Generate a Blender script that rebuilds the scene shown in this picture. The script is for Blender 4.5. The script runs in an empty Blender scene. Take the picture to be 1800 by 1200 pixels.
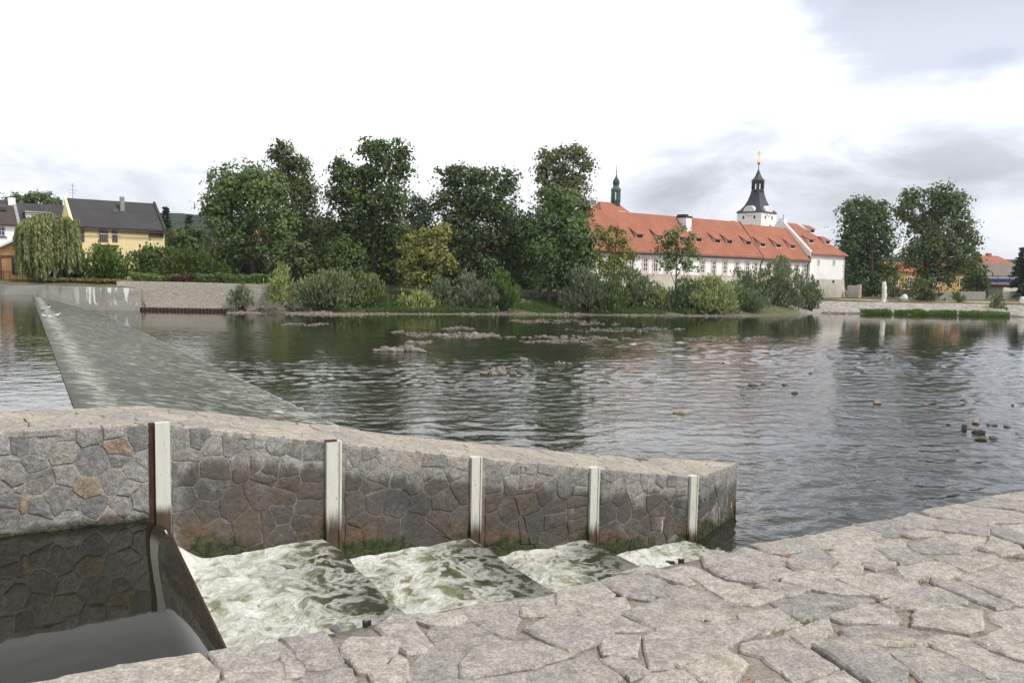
import bpy, math, random
import numpy as np
from mathutils import Vector, Matrix

# ------------------------------------------------------------------ camera, sky, sun, exposure
SC = bpy.context.scene
COL = SC.collection
rng = np.random.default_rng(7)
random.seed(7)
FPX = 1460.0
TH = math.atan(116 / FPX)
RO = 0.02
EYE = np.array([0.0, 0.0, 3.6])
_U0 = np.array([0, math.sin(TH), math.cos(TH)])
_F = np.array([0, math.cos(TH), -math.sin(TH)])
_R0 = np.array([1.0, 0, 0])
CR = math.cos(RO) * _R0 + math.sin(RO) * _U0
CU = -math.sin(RO) * _R0 + math.cos(RO) * _U0
cam_d = bpy.data.cameras.new("camera")
cam = bpy.data.objects.new("camera", cam_d)
COL.objects.link(cam)
cam_d.sensor_width = 36.0
cam_d.lens = 36.0 * FPX / 1800.0
cam_d.clip_start = 0.05
cam_d.clip_end = 6000
M = Matrix.Identity(4)
for i in range(3):
    M[i][0], M[i][1], M[i][2], M[i][3] = CR[i], CU[i], -_F[i], EYE[i]
cam.matrix_world = M
SC.camera = cam

SUN_EL, SUN_AZ = math.radians(52), math.radians(118)   # azimuth clockwise from +Y
sun_d = bpy.data.lights.new("sun", 'SUN')
sun_d.energy = 2.6
sun_d.angle = math.radians(14)
sun_d.color = (1.0, 0.95, 0.87)
sun = bpy.data.objects.new("sun", sun_d)
COL.objects.link(sun)
sv = Vector((math.sin(SUN_AZ) * math.cos(SUN_EL), math.cos(SUN_AZ) * math.cos(SUN_EL), math.sin(SUN_EL)))
sun.rotation_euler = sv.to_track_quat('Z', 'Y').to_euler()
sun.location = (30, -30, 60)

SC.view_settings.view_transform = 'Standard'
SC.view_settings.look = 'None'
SC.view_settings.gamma = 1
SC.view_settings.use_curve_mapping = False
SC.view_settings.exposure = 0.60


class NT:
    """small helper for writing node trees"""
    def __init__(s, tree):
        s.t = tree
        s.n = tree.nodes
        s.l = tree.links

    def new(s, typ, ins=None, **kw):
        nd = s.n.new(typ)
        for k, v in kw.items():
            setattr(nd, k, v)
        for k, v in (ins or {}).items():
            s.put(nd.inputs[k], v)
        return nd

    def put(s, sock, v):
        if hasattr(v, 'links') and hasattr(v, 'is_output'):
            s.l.new(v, sock)
        elif isinstance(v, bpy.types.Node):
            s.l.new(v.outputs[0], sock)
        else:
            if sock.type == 'RGBA' and len(v) == 3:
                v = (*v, 1)
            sock.default_value = v

    def math(s, op, a, b=None, c=None, clamp=False):
        nd = s.n.new('ShaderNodeMath')
        nd.operation = op
        nd.use_clamp = clamp
        s.put(nd.inputs[0], a)
        if b is not None: s.put(nd.inputs[1], b)
        if c is not None: s.put(nd.inputs[2], c)
        return nd.outputs[0]

    def vmath(s, op, a, b=None, out=0):
        nd = s.n.new('ShaderNodeVectorMath')
        nd.operation = op
        s.put(nd.inputs[0], a)
        if b is not None: s.put(nd.inputs[1], b)
        return nd.outputs[out]

    def mix(s, fac, a, b, blend='MIX'):
        nd = s.n.new('ShaderNodeMix')
        nd.data_type = 'RGBA'
        nd.blend_type = blend
        s.put(nd.inputs[0], fac)
        s.put(nd.inputs[6], a)
        s.put(nd.inputs[7], b)
        return nd.outputs[2]

    def noise(s, vec, scale, detail=4, rough=0.55, dist=0.0, out='Fac'):
        nd = s.new('ShaderNodeTexNoise', {'Scale': scale, 'Detail': detail, 'Roughness': rough, 'Distortion': dist})
        if vec is not None: s.put(nd.inputs['Vector'], vec)
        return nd.outputs[out]

    def ramp(s, fac, lo, hi, a=0.0, b=1.0):
        nd = s.n.new('ShaderNodeMapRange')
        nd.interpolation_type = 'SMOOTHSTEP'
        s.put(nd.inputs['Value'], fac)
        s.put(nd.inputs['From Min'], lo)
        s.put(nd.inputs['From Max'], hi)
        s.put(nd.inputs['To Min'], a)
        s.put(nd.inputs['To Max'], b)
        return nd.outputs[0]

    def scale(s, vec, sx, sy, sz):
        return s.vmath('MULTIPLY', vec, (sx, sy, sz))

    def attr(s, name, out='Fac'):
        return s.new('ShaderNodeAttribute', attribute_name=name).outputs[out]


def pix_dir(px, py):
    v = _F + (px - 900) / FPX * CR - (py - 600) / FPX * CU
    return v


def build_world():
    w = bpy.data.worlds.new("World")
    SC.world = w
    w.use_nodes = True
    t = NT(w.node_tree)
    t.n.clear()
    sky = t.new('ShaderNodeTexSky', sky_type='NISHITA', sun_disc=False)
    sky.sun_elevation = SUN_EL
    sky.sun_rotation = SUN_AZ
    sky.air_density = 1.0
    sky.dust_density = 2.0
    bg_sky = t.new('ShaderNodeBackground', {'Color': sky.outputs[0], 'Strength': 0.1})
    geo = t.new('ShaderNodeTexCoord').outputs['Generated']
    d = t.vmath('NORMALIZE', geo)
    sep = t.new('ShaderNodeSeparateXYZ', {0: d})
    z = sep.outputs[2]
    zz = t.math('MAXIMUM', t.math('ADD', z, 0.10), 0.03)
    inv = t.math('DIVIDE', 1.0, zz)
    flat = t.vmath('MULTIPLY', d, t.new('ShaderNodeCombineXYZ', {0: inv, 1: inv, 2: 0.0}).outputs[0])
    flat = t.vmath('ADD', flat, t.new('ShaderNodeCombineXYZ', {2: t.math('MULTIPLY', z, 2.0)}).outputs[0])
    n1 = t.noise(flat, 0.75, 7, 0.55, 0.5)
    n2 = t.noise(t.scale(d, 3.2, 3.2, 8.0), 1.0, 6, 0.55, 0.3)
    n3 = t.noise(t.scale(d, 7.0, 7.0, 19.0), 1.0, 8, 0.62, 0.5)
    # overcast: brightest a little above the horizon, darker overhead
    lum = t.math('ADD', 0.66, t.math('SUBTRACT', t.ramp(z, 0.03, 0.22, 0.0, 0.62), t.ramp(z, 0.24, 0.42, 0.0, 0.80)))
    # grey bellies of the clouds
    belly = t.ramp(n1, 0.50, 0.72)
    belly2 = t.ramp(n2, 0.50, 0.66)
    spots = None
    for (px, py, rad, k) in [(1640, 25, .13, .95), (1780, 0, .14, .7), (1300, 255, .085, .55), (1440, 230, .09, .5),
                             (1180, 300, .07, .45), (1690, 265, .10, .55), (1560, 310, .08, .35), (1780, 300, .08, .5),
                             (1130, 345, .06, .42), (1250, 352, .07, .4), (880, 335, .08, .32), (80, 300, .11, .24),
                             (300, 330, .09, .32), (1420, 362, .07, .36), (560, 325, .06, .32)]:
        v = pix_dir(px, py)
        v = v / np.linalg.norm(v)
        df = t.vmath('SUBTRACT', d, tuple(v))
        df = t.vmath('MULTIPLY', df, (1.0, 1.0, 2.2))
        ds = t.vmath('LENGTH', df, out=1)
        m = t.ramp(ds, rad * 1.9, 0.0, 0.0, k * (0.42 if px < 1000 or py < 60 else 0.32))
        spots = m if spots is None else t.math('ADD', spots, t.math('MULTIPLY', m, t.math('SUBTRACT', 1.0, t.math('MULTIPLY', spots, 1.4))))
    field = t.math('ADD', t.math('ADD', t.math('MULTIPLY', n2, 0.35), t.math('MULTIPLY', n3, 0.58)), t.math('MULTIPLY', n1, 0.08))
    side = t.ramp(sep.outputs[0], -0.30, 0.40, 0.02, 0.06)
    grey = t.ramp(t.math('ADD', t.math('ADD', field, spots), side), 0.53, 0.95)
    pass
    shade = t.math('SUBTRACT', 1.0, t.math('MULTIPLY', grey, 0.56))
    L = t.math('MULTIPLY', lum, shade)
    tint = t.mix(t.ramp(grey, 0.0, 0.45), (1.0, 1.0, 1.0), (0.90, 0.95, 1.09))
    low = t.ramp(z, 0.10, 0.28)
    tint = t.mix(low, t.mix(0.6, tint, (0.95, 0.975, 1.03)), tint)
    colr = t.vmath('SCALE', tint)
    colr.node.inputs[3].default_value = 1.0
    t.put(colr.node.inputs[3], L)
    bg_cl = t.new('ShaderNodeBackground', {'Color': colr, 'Strength': 1.0})
    # a small blue hole
    v = pix_dir(1745, 105)
    v = v / np.linalg.norm(v)
    ds = t.vmath('LENGTH', t.vmath('MULTIPLY', t.vmath('SUBTRACT', d, tuple(v)), (1, 1, 3.0)), out=1)
    ds = t.math('ADD', ds, t.math('MULTIPLY', t.math('SUBTRACT', n2, 0.5), 0.10))
    hole = t.ramp(ds, 0.055, 0.015, 0.0, 0.30)
    cov = t.math('SUBTRACT', 0.97, hole)
    mx = t.new('ShaderNodeMixShader', {0: cov, 1: bg_sky.outputs[0], 2: bg_cl.outputs[0]})
    out = t.new('ShaderNodeOutputWorld')
    t.l.new(mx.outputs[0], out.inputs[0])


build_world()

# ------------------------------------------------------------------ survey: where a line of sight meets a level or a distance
def onz(px, py, z):
    d = pix_dir(px, py)
    return EYE + (z - EYE[2]) / d[2] * d


def aty(px, py, y):
    d = pix_dir(px, py)
    return EYE + y / d[1] * d


# ------------------------------------------------------------------ objects
WORLD_LOC = {}


def tag(o, label=None, cat=None, group=None, kind=None):
    if label: o['label'] = label
    if cat: o['category'] = cat
    if group: o['group'] = group
    if kind: o['kind'] = kind
    return o


def place(o, parent, origin):
    origin = np.array(origin, float)
    WORLD_LOC[o.name] = origin
    if parent is not None:
        o.parent = parent
        o.location = origin - WORLD_LOC[parent.name]
    else:
        o.location = origin
    COL.objects.link(o)
    return o


def empty(name, origin, label, cat, group=None):
    o = bpy.data.objects.new(name, None)
    o.empty_display_size = 0.3
    place(o, None, origin)
    return tag(o, label, cat, group)


def mk(name, verts, faces, mat, parent=None, origin=None, smooth=False, attrs=None):
    """one mesh object from world coordinates"""
    verts = np.asarray(verts, float).reshape(-1, 3)
    if origin is None:
        origin = WORLD_LOC[parent.name] if (parent is not None and False) else np.array(
            [verts[:, 0].mean(), verts[:, 1].mean(), verts[:, 2].min()])
    me = bpy.data.meshes.new(name)
    me.from_pydata((verts - origin).tolist(), [], [tuple(int(i) for i in f) for f in faces])
    mats = mat if isinstance(mat, (list, tuple)) else [mat]
    for m in mats: me.materials.append(m)
    if smooth:
        me.polygons.foreach_set('use_smooth', np.ones(len(me.polygons), bool))
    for k, v in (attrs or {}).items():
        a = me.attributes.new(k, 'FLOAT', 'POINT')
        a.data.foreach_set('value', np.asarray(v, np.float32))
    me.update()
    o = bpy.data.objects.new(name, me)
    return place(o, parent, origin)


def quads_obj(name, V, mat, parent=None, origin=None, smooth=False, k=4):
    """many loose faces: V is (n, k, 3) in world coordinates"""
    n = len(V)
    V = np.asarray(V, np.float32)
    if origin is None:
        f = V.reshape(-1, 3)
        origin = np.array([f[:, 0].mean(), f[:, 1].mean(), f[:, 2].min()])
    me = bpy.data.meshes.new(name)
    me.vertices.add(n * k)
    me.vertices.foreach_set('co', (V.reshape(-1, 3) - np.asarray(origin, np.float32)).ravel())
    me.loops.add(n * k)
    me.loops.foreach_set('vertex_index', np.arange(n * k, dtype=np.int32))
    me.polygons.add(n)
    me.polygons.foreach_set('loop_start', np.arange(0, n * k, k, dtype=np.int32))
    me.polygons.foreach_set('loop_total', np.full(n, k, np.int32))
    me.update(calc_edges=True)
    me.materials.append(mat)
    o = bpy.data.objects.new(name, me)
    return place(o, parent, origin)


def grid_obj(name, V, F, mat, origin, smooth=True):
    me = bpy.data.meshes.new(name)
    me.vertices.add(len(V))
    me.vertices.foreach_set('co', (V - np.asarray(origin, float)).astype(np.float32).ravel())
    me.loops.add(F.size)
    me.loops.foreach_set('vertex_index', F.astype(np.int32).ravel())
    me.polygons.add(len(F))
    me.polygons.foreach_set('loop_start', np.arange(0, F.size, 4, dtype=np.int32))
    me.polygons.foreach_set('loop_total', np.full(len(F), 4, np.int32))
    me.polygons.foreach_set('use_smooth', np.ones(len(F), bool))
    me.update(calc_edges=True)
    me.materials.append(mat)
    return place(bpy.data.objects.new(name, me), None, origin)


class MB:
    """collects boxes, prisms, tubes and lofts into one mesh"""
    def __init__(s):
        s.v = []
        s.f = []

    def add(s, verts, faces):
        b = len(s.v)
        s.v += [tuple(map(float, q)) for q in verts]
        s.f += [tuple(b + i for i in f) for f in faces]

    def hexa(s, b4, t4):
        s.add(list(b4) + list(t4), [(3, 2, 1, 0), (4, 5, 6, 7)] + [(i, (i + 1) % 4, 4 + (i + 1) % 4, 4 + i) for i in range(4)])

    def box(s, fr, u0, u1, v0, v1, z0, z1):
        P = lambda u, v, z: fr(u, v, z)
        s.hexa([P(u0, v0, z0), P(u1, v0, z0), P(u1, v1, z0), P(u0, v1, z0)],
               [P(u0, v0, z1), P(u1, v0, z1), P(u1, v1, z1), P(u0, v1, z1)])

    def loft(s, rings, cap=True):
        n = len(rings[0])
        b = len(s.v)
        for r in rings: s.v += [tuple(map(float, q)) for q in r]
        for k in range(len(rings) - 1):
            for i in range(n):
                j = (i + 1) % n
                s.f.append((b + k * n + i, b + k * n + j, b + (k + 1) * n + j, b + (k + 1) * n + i))
        if cap:
            s.f.append(tuple(b + i for i in range(n - 1, -1, -1)))
            s.f.append(tuple(b + (len(rings) - 1) * n + i for i in range(n)))

    def tube(s, pts, rad, n=6):
        pts = [np.array(p, float) for p in pts]
        rings = []
        for i, p in enumerate(pts):
            t = pts[min(i + 1, len(pts) - 1)] - pts[max(i - 1, 0)]
            t = t / (np.linalg.norm(t) + 1e-9)
            a = np.cross(t, [0, 0, 1.0]) if abs(t[2]) < 0.9 else np.cross(t, [1.0, 0, 0])
            a /= np.linalg.norm(a)
            b2 = np.cross(t, a)
            r = rad[i] if hasattr(rad, '__len__') else rad
            rings.append([p + r * (math.cos(q) * a + math.sin(q) * b2) for q in np.arange(n) * 2 * math.pi / n])
        s.loft(rings)

    def build(s, name, mat, parent=None, origin=None, smooth=False, attrs=None):
        return mk(name, s.v, s.f, mat, parent, origin, smooth, attrs)


def ring(c, r, n, rot=0.0, z=None):
    z = c[2] if z is None else z
    return [(c[0] + r * math.cos(rot + 2 * math.pi * i / n), c[1] + r * math.sin(rot + 2 * math.pi * i / n), z) for i in range(n)]


def frame(o, u, v):
    o = np.array(o, float)
    u = np.array([u[0], u[1], 0.0])
    v = np.array([v[0], v[1], 0.0])
    return lambda a, b, z: o + a * u + b * v + np.array([0, 0, z])


# value noise on numpy arrays
_tab = np.random.default_rng(3).random((256, 256)).astype(np.float32)


def vnoise(x, y):
    xi = np.floor(x).astype(int)
    yi = np.floor(y).astype(int)
    fx, fy = x - xi, y - yi
    fx = fx * fx * (3 - 2 * fx)
    fy = fy * fy * (3 - 2 * fy)
    g = lambda a, b: _tab[a % 256, b % 256]
    return (g(xi, yi) * (1 - fx) + g(xi + 1, yi) * fx) * (1 - fy) + (g(xi, yi + 1) * (1 - fx) + g(xi + 1, yi + 1) * fx) * fy


def fbm(x, y, o=4):
    r = 0
    a = 0.5
    for k in range(o):
        r = r + a * vnoise(x * 2 ** k + 17 * k, y * 2 ** k + 5 * k)
        a *= 0.5
    return r


def sstep(a, b, x):
    t = np.clip((x - a) / (b - a), 0, 1)
    return t * t * (3 - 2 * t)


# ------------------------------------------------------------------ materials
def mat_base(name):
    m = bpy.data.materials.new(name)
    m.use_nodes = True
    t = NT(m.node_tree)
    bsdf = t.n['Principled BSDF']
    pos = t.new('ShaderNodeNewGeometry').outputs['Position']
    return m, t, bsdf, pos


def simple(name, colr, rough=0.7, var=0.25, scale=3.0, metal=0.0, spec=0.3, bump=0.0):
    m, t, b, pos = mat_base(name)
    n = t.noise(pos, scale, 5, 0.6)
    k = t.ramp(n, 0.25, 0.75, 1 - var, 1 + var)
    c = t.vmath('SCALE', (*colr,))
    t.put(c.node.inputs[3], k)
    t.put(b.inputs['Base Color'], c)
    b.inputs['Roughness'].default_value = rough
    b.inputs['Metallic'].default_value = metal
    b.inputs['Specular IOR Level'].default_value = spec
    if bump:
        bp = t.new('ShaderNodeBump', {'Strength': 0.8, 'Distance': bump, 'Height': n})
        t.put(b.inputs['Normal'], bp)
    return m


def leaf_mat(name, c1, c2, trans=0.25):
    m, t, b, pos = mat_base(name)
    r = t.new('ShaderNodeNewGeometry').outputs['Random Per Island']
    n = t.noise(pos, 0.55, 3, 0.5)
    f = t.math('ADD', t.math('MULTIPLY', r, 0.55), t.math('MULTIPLY', t.ramp(n, 0.3, 0.7), 0.45))
    c = t.mix(f, c1, c2)
    oi = t.new('ShaderNodeObjectInfo').outputs['Random']
    c = t.new('ShaderNodeHueSaturation', {'Hue': t.ramp(oi, 0, 1, 0.488, 0.518), 'Saturation': t.ramp(t.math('FRACT', t.math('MULTIPLY', oi, 5.7)), 0, 1, 0.88, 1.08),
                                          'Value': t.ramp(t.math('FRACT', t.math('MULTIPLY', oi, 11.3)), 0, 1, 0.86, 1.18), 'Color': c}).outputs[0]
    b.inputs['Roughness'].default_value = 0.65
    b.inputs['Specular IOR Level'].default_value = 0.25
    t.put(b.inputs['Base Color'], c)
    tr = t.new('ShaderNodeBsdfTranslucent', {'Color': t.mix(0.5, c, (c2[0] * 1.3, c2[1] * 1.4, c2[2]))})
    mx = t.new('ShaderNodeMixShader', {0: trans, 1: b.outputs[0], 2: tr.outputs[0]})
    t.l.new(mx.outputs[0], t.n['Material Output'].inputs[0])
    return m


def granite(name, dark, light, sand, wall=False, wetk=0.80):
    m, t, b, pos = mat_base(name)
    info = t.new('ShaderNodeObjectInfo').outputs['Random']
    speck = t.noise(pos, 60.0, 4, 0.8)
    speck2 = t.new('ShaderNodeTexVoronoi', {'Vector': pos, 'Scale': 130.0}).outputs['Color']
    s2 = t.new('ShaderNodeSeparateColor', {0: speck2}).outputs[0]
    patch = t.noise(pos, 2.6, 6, 0.62, 0.6)
    fine = t.noise(pos, 16.0, 6, 0.68)
    base = t.mix(info, dark, light)
    if wall:
        base = t.mix(t.ramp(info, 0.92, 0.95, 0.0, 0.8), base, (0.27, 0.205, 0.14))
        base = t.mix(t.ramp(t.math('FRACT', t.math('MULTIPLY', info, 7.3)), 0.70, 0.74, 0.0, 0.6), base, (0.33, 0.325, 0.315))
    base = t.mix(t.ramp(patch, 0.45, 0.74, 0.0, 0.62), base, sand)
    k = t.math('ADD', t.math('MULTIPLY', t.ramp(speck, 0.30, 0.70, 0.45, 1.45), 0.62),
               t.math('MULTIPLY', t.ramp(s2, 0.0, 1.0, 0.62, 1.32), 0.38))
    k = t.math('MULTIPLY', k, t.ramp(fine, 0.25, 0.75, 0.66, 1.28))
    c = t.vmath('SCALE', base)
    t.put(c.node.inputs[3], k)
    spark = t.ramp(speck, 0.70, 0.78, 0.0, 0.35)
    c = t.mix(spark, c, (0.72, 0.70, 0.66))
    rough = 0.82
    if wall:
        wet = t.attr('wet')
        rust = t.attr('rust')
        moss = t.attr('moss')
        nz = t.noise(t.scale(pos, 1.7, 1.7, 0.75), 3.4, 7, 0.7, 0.5)
        w = t.ramp(t.math('ADD', t.math('ADD', wet, t.math('MULTIPLY', t.math('SUBTRACT', nz, 0.5), 1.5)), t.math('MULTIPLY', t.math('SUBTRACT', info, 0.5), 0.5)), 0.30, 0.85)
        c = t.mix(w, c, t.mix(wetk, c, t.mix(t.ramp(t.noise(pos, 1.3, 4, 0.6), 0.4, 0.6), (0.036, 0.034, 0.033), (0.060, 0.046, 0.034)), 'MIX'))
        rr = t.ramp(t.math('ADD', rust, t.math('MULTIPLY', t.math('SUBTRACT', nz, 0.5), 0.9)), 0.30, 0.75, 0.0, 0.85)
        c = t.mix(rr, c, t.mix(t.ramp(fine, 0.3, 0.7), (0.065, 0.046, 0.034), (0.16, 0.10, 0.058)))
        nm = t.noise(pos, 4.5, 5, 0.6, 0.3)
        mm = t.ramp(t.math('ADD', moss, t.math('MULTIPLY', t.math('SUBTRACT', nm, 0.5), 1.1)), 0.36, 0.72, 0.0, 0.95)
        c = t.mix(mm, c, t.mix(t.ramp(fine, 0.35, 0.65), (0.012, 0.018, 0.008), (0.045, 0.062, 0.016)))
        # lime drips and droppings
        dr = t.noise(t.scale(pos, 14.0, 14.0, 2.2), 1.0, 3, 0.5)
        dm = t.math('MULTIPLY', t.ramp(dr, 0.70, 0.74), t.attr('drip'))
        c = t.mix(dm, c, (0.62, 0.60, 0.56))
        rough = t.math('SUBTRACT', 0.85, t.math('MULTIPLY', t.math('MAXIMUM', w, mm), 0.25))
    t.put(b.inputs['Base Color'], c)
    t.put(b.inputs['Roughness'], rough)
    b.inputs['Specular IOR Level'].default_value = 0.3
    h = t.math('ADD', t.math('MULTIPLY', fine, 0.7), t.math('MULTIPLY', speck, 0.25))
    h = t.math('ADD', h, t.math('MULTIPLY', t.noise(pos, 6.0, 4, 0.6, 0.8), 1.0))
    bp = t.new('ShaderNodeBump', {'Strength': 0.9, 'Distance': 0.02 if wall else 0.016, 'Height': h})
    t.put(b.inputs['Normal'], bp)
    return m


M_PAVE = granite("pave_granite", (0.232, 0.224, 0.214), (0.362, 0.338, 0.304), (0.375, 0.330, 0.270))
M_WALL = granite("wall_granite", (0.165, 0.166, 0.168), (0.285, 0.275, 0.260), (0.285, 0.255, 0.22), wall=True)
M_COPE = granite("cope_granite", (0.27, 0.255, 0.235), (0.37, 0.34, 0.29), (0.39, 0.335, 0.255))


def mortar(name, c1, c2):
    m, t, b, pos = mat_base(name)
    n = t.noise(pos, 5.0, 8, 0.7)
    g = t.noise(pos, 60.0, 4, 0.7)
    c = t.mix(t.ramp(n, 0.3, 0.7), c1, c2)
    k = t.ramp(g, 0.3, 0.7, 0.75, 1.2)
    c2_ = t.vmath('SCALE', c)
    t.put(c2_.node.inputs[3], k)
    t.put(b.inputs['Base Color'], c2_)
    b.inputs['Roughness'].default_value = 0.95
    b.inputs['Specular IOR Level'].default_value = 0.1
    h = t.math('ADD', n, t.math('MULTIPLY', g, 0.3))
    t.put(b.inputs['Normal'], t.new('ShaderNodeBump', {'Strength': 0.9, 'Distance': 0.03, 'Height': h}))
    return m


M_MORTAR = mortar("sandy_mortar", (0.20, 0.18, 0.155), (0.32, 0.29, 0.25))
M_WMORTAR = mortar("wall_mortar", (0.085, 0.078, 0.068), (0.22, 0.20, 0.17))
M_CONC = mortar("concrete", (0.20, 0.20, 0.185), (0.34, 0.33, 0.30))


def water(name, deep, scale, amp, calm_near_bank=False, rough=0.03):
    m, t, b, pos = mat_base(name)
    b.inputs['Base Color'].default_value = (*deep, 1)
    b.inputs['Roughness'].default_value = rough
    b.inputs['IOR'].default_value = 1.33
    b.inputs['Specular IOR Level'].default_value = 0.5
    p = t.scale(pos, 1, 1, 0)
    warp = t.vmath('ADD', p, t.vmath('SCALE', t.noise(p, 0.35, 3, 0.5, out='Color')))
    warp.node.inputs[1].links[0].from_node.inputs[3].default_value = 1.2
    n1 = t.noise(t.scale(warp, 0.95, 1.05, 0), scale, 3, 0.55, 0.4)
    n2 = t.noise(t.scale(warp, 0.8, 1.1, 0), scale * 3.1, 2, 0.5, 0.2)
    n3 = t.noise(p, scale * 0.28, 2, 0.5)
    h = t.math('ADD', t.math('ADD', n1, t.math('MULTIPLY', n2, 0.22)), t.math('MULTIPLY', n3, 0.7))
    strength = 1.0
    if calm_near_bank:
        sep = t.new('ShaderNodeSeparateXYZ', {0: pos})
        big = t.noise(t.scale(p, 0.035, 0.09, 0), 1.0, 4, 0.6, 0.5)
        yy = t.math('ADD', sep.outputs[1], t.math('MULTIPLY', t.math('SUBTRACT', big, 0.5), 34.0))
        far = t.ramp(yy, 30.0, 60.0, 1.0, 0.16)
        bands = t.ramp(t.noise(t.scale(p, 0.05, 0.30, 0), 1.0, 3, 0.55, 0.4), 0.36, 0.60, 0.5, 1.0)
        strength = t.math('MULTIPLY', far, bands)
    bp = t.new('ShaderNodeBump', {'Distance': amp, 'Height': h})
    t.put(bp.inputs['Strength'], strength)
    t.put(b.inputs['Normal'], bp)
    return m


M_RIVER = water("river_water", (0.018, 0.019, 0.010), 4.2, 0.020, True)
M_UPPER = water("upper_water", (0.016, 0.020, 0.007), 1.8, 0.014)
M_POOL = water("pool_water", (0.012, 0.012, 0.008), 0.8, 0.004)


def foam_mat(name, wat1, wat2, sx, sy, ang, lo, hi, bump, fs=1.0, r0=0.06, spec=0.5, ridge=False, mk_=(0.50, 1.05)):
    m, t, b, pos = mat_base(name)
    rot = t.new('ShaderNodeVectorRotate', {'Vector': pos, 'Angle': -ang}, rotation_type='Z_AXIS')
    p = t.scale(rot, sx, sy, 0.6)
    wc = t.noise(p, 1.3, 3, 0.6, out='Color')
    wv = t.vmath('SCALE', t.vmath('SUBTRACT', wc, (0.5, 0.5, 0.5)))
    wv.node.inputs[3].default_value = 0.9
    q = t.vmath('ADD', p, wv)
    n = t.noise(q, 2.2 * fs, 6, 0.62, 0.8)
    v = t.new('ShaderNodeTexVoronoi', {'Vector': q, 'Scale': 3.4 * fs}, feature='SMOOTH_F1').outputs['Distance']
    att = t.attr('foam')
    cell = t.ramp(v, 0.12, 0.42)
    lace = t.math('ADD', t.math('MULTIPLY', n, 0.75), t.math('MULTIPLY', cell, 0.30))
    lace = t.math('ADD', lace, t.math('MULTIPLY', t.math('SUBTRACT', att, 0.5), 0.8))
    milk = t.ramp(t.math('ADD', t.math('MULTIPLY', n, 0.6), t.math('MULTIPLY', att, 0.8)), mk_[0], mk_[1])
    f = t.ramp(lace, lo, hi)
    if ridge:
        rn = t.noise(q, 1.9 * fs, 3, 0.55, 0.6)
        rid = t.math('SUBTRACT', 1.0, t.math('ABSOLUTE', t.math('MULTIPLY', t.math('SUBTRACT', rn, 0.5), 5.0)))
        rid = t.math('MULTIPLY', t.ramp(rid, 0.45, 0.95), t.ramp(att, 0.12, 0.5, 0.2, 0.62))
        f = t.math('MAXIMUM', f, rid)
    fine = t.noise(q, 14.0, 4, 0.7)
    f = t.math('MULTIPLY', f, t.ramp(fine, 0.2, 0.6, 0.55, 1.0))
    wcol = t.mix(milk, wat1, wat2)
    bub = t.noise(pos, 26.0, 4, 0.75)
    c = t.mix(f, wcol, t.mix(t.ramp(bub, 0.30, 0.70), (0.58, 0.59, 0.55), (0.82, 0.83, 0.82)))
    t.put(b.inputs['Base Color'], c)
    t.put(b.inputs['Roughness'], t.math('ADD', r0, t.math('MULTIPLY', f, 0.5)))
    b.inputs['IOR'].default_value = 1.33
    b.inputs['Specular IOR Level'].default_value = spec
    h = t.math('ADD', t.math('MULTIPLY', n, 1.0), t.math('ADD', t.math('MULTIPLY', fine, 0.30), t.math('MULTIPLY', bub, 0.22)))
    t.put(b.inputs['Normal'], t.new('ShaderNodeBump', {'Strength': 0.9, 'Distance': bump, 'Height': h}))
    return m
# ------------------------------------------------------------------ foreground frame: s along the channel, n across it (n = 0 wall face, n = -4.76 quay edge)
SD = np.array([0.870, 0.493, 0]); SD /= np.linalg.norm(SD)
ND = np.array([-SD[1], SD[0], 0])
P0 = np.array([-3.355, 7.855, 0.0])
CH = frame(P0, SD, ND)
ANG = math.atan2(SD[1], SD[0])
PAVE_Z = 1.95
EDGE_N = float((np.array([-0.1, 4.13, 0]) - P0) @ ND)
def to_sn(p):
    v = np.asarray(p, float) - P0
    return float(v @ SD), float(v @ ND)


def simplify(P, tol):
    """closed Douglas-Peucker: keeps the true corners of a traced outline"""
    n = len(P)
    c = P.mean(0)
    i0 = int(np.argmax(np.hypot(*(P - c).T)))
    i1 = int(np.argmax(np.hypot(*(P - P[i0]).T)))
    def rec(idx):
        if len(idx) < 3: return idx
        a, b = P[idx[0]], P[idx[-1]]
        d = b - a
        L = np.linalg.norm(d) + 1e-9
        v = P[idx[1:-1]] - a
        dist = np.abs(v[:, 0] * d[1] - v[:, 1] * d[0]) / L
        k = int(np.argmax(dist))
        if dist[k] < tol: return [idx[0], idx[-1]]
        return rec(idx[:k + 2])[:-1] + rec(idx[k + 1:])
    seq = [(i0 + j) % n for j in range(n)]
    k = seq.index(i1)
    out = rec(seq[:k + 1])[:-1] + rec(seq[k:] + [i0])[:-1]
    return P[out] if len(out) >= 4 else P


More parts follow.
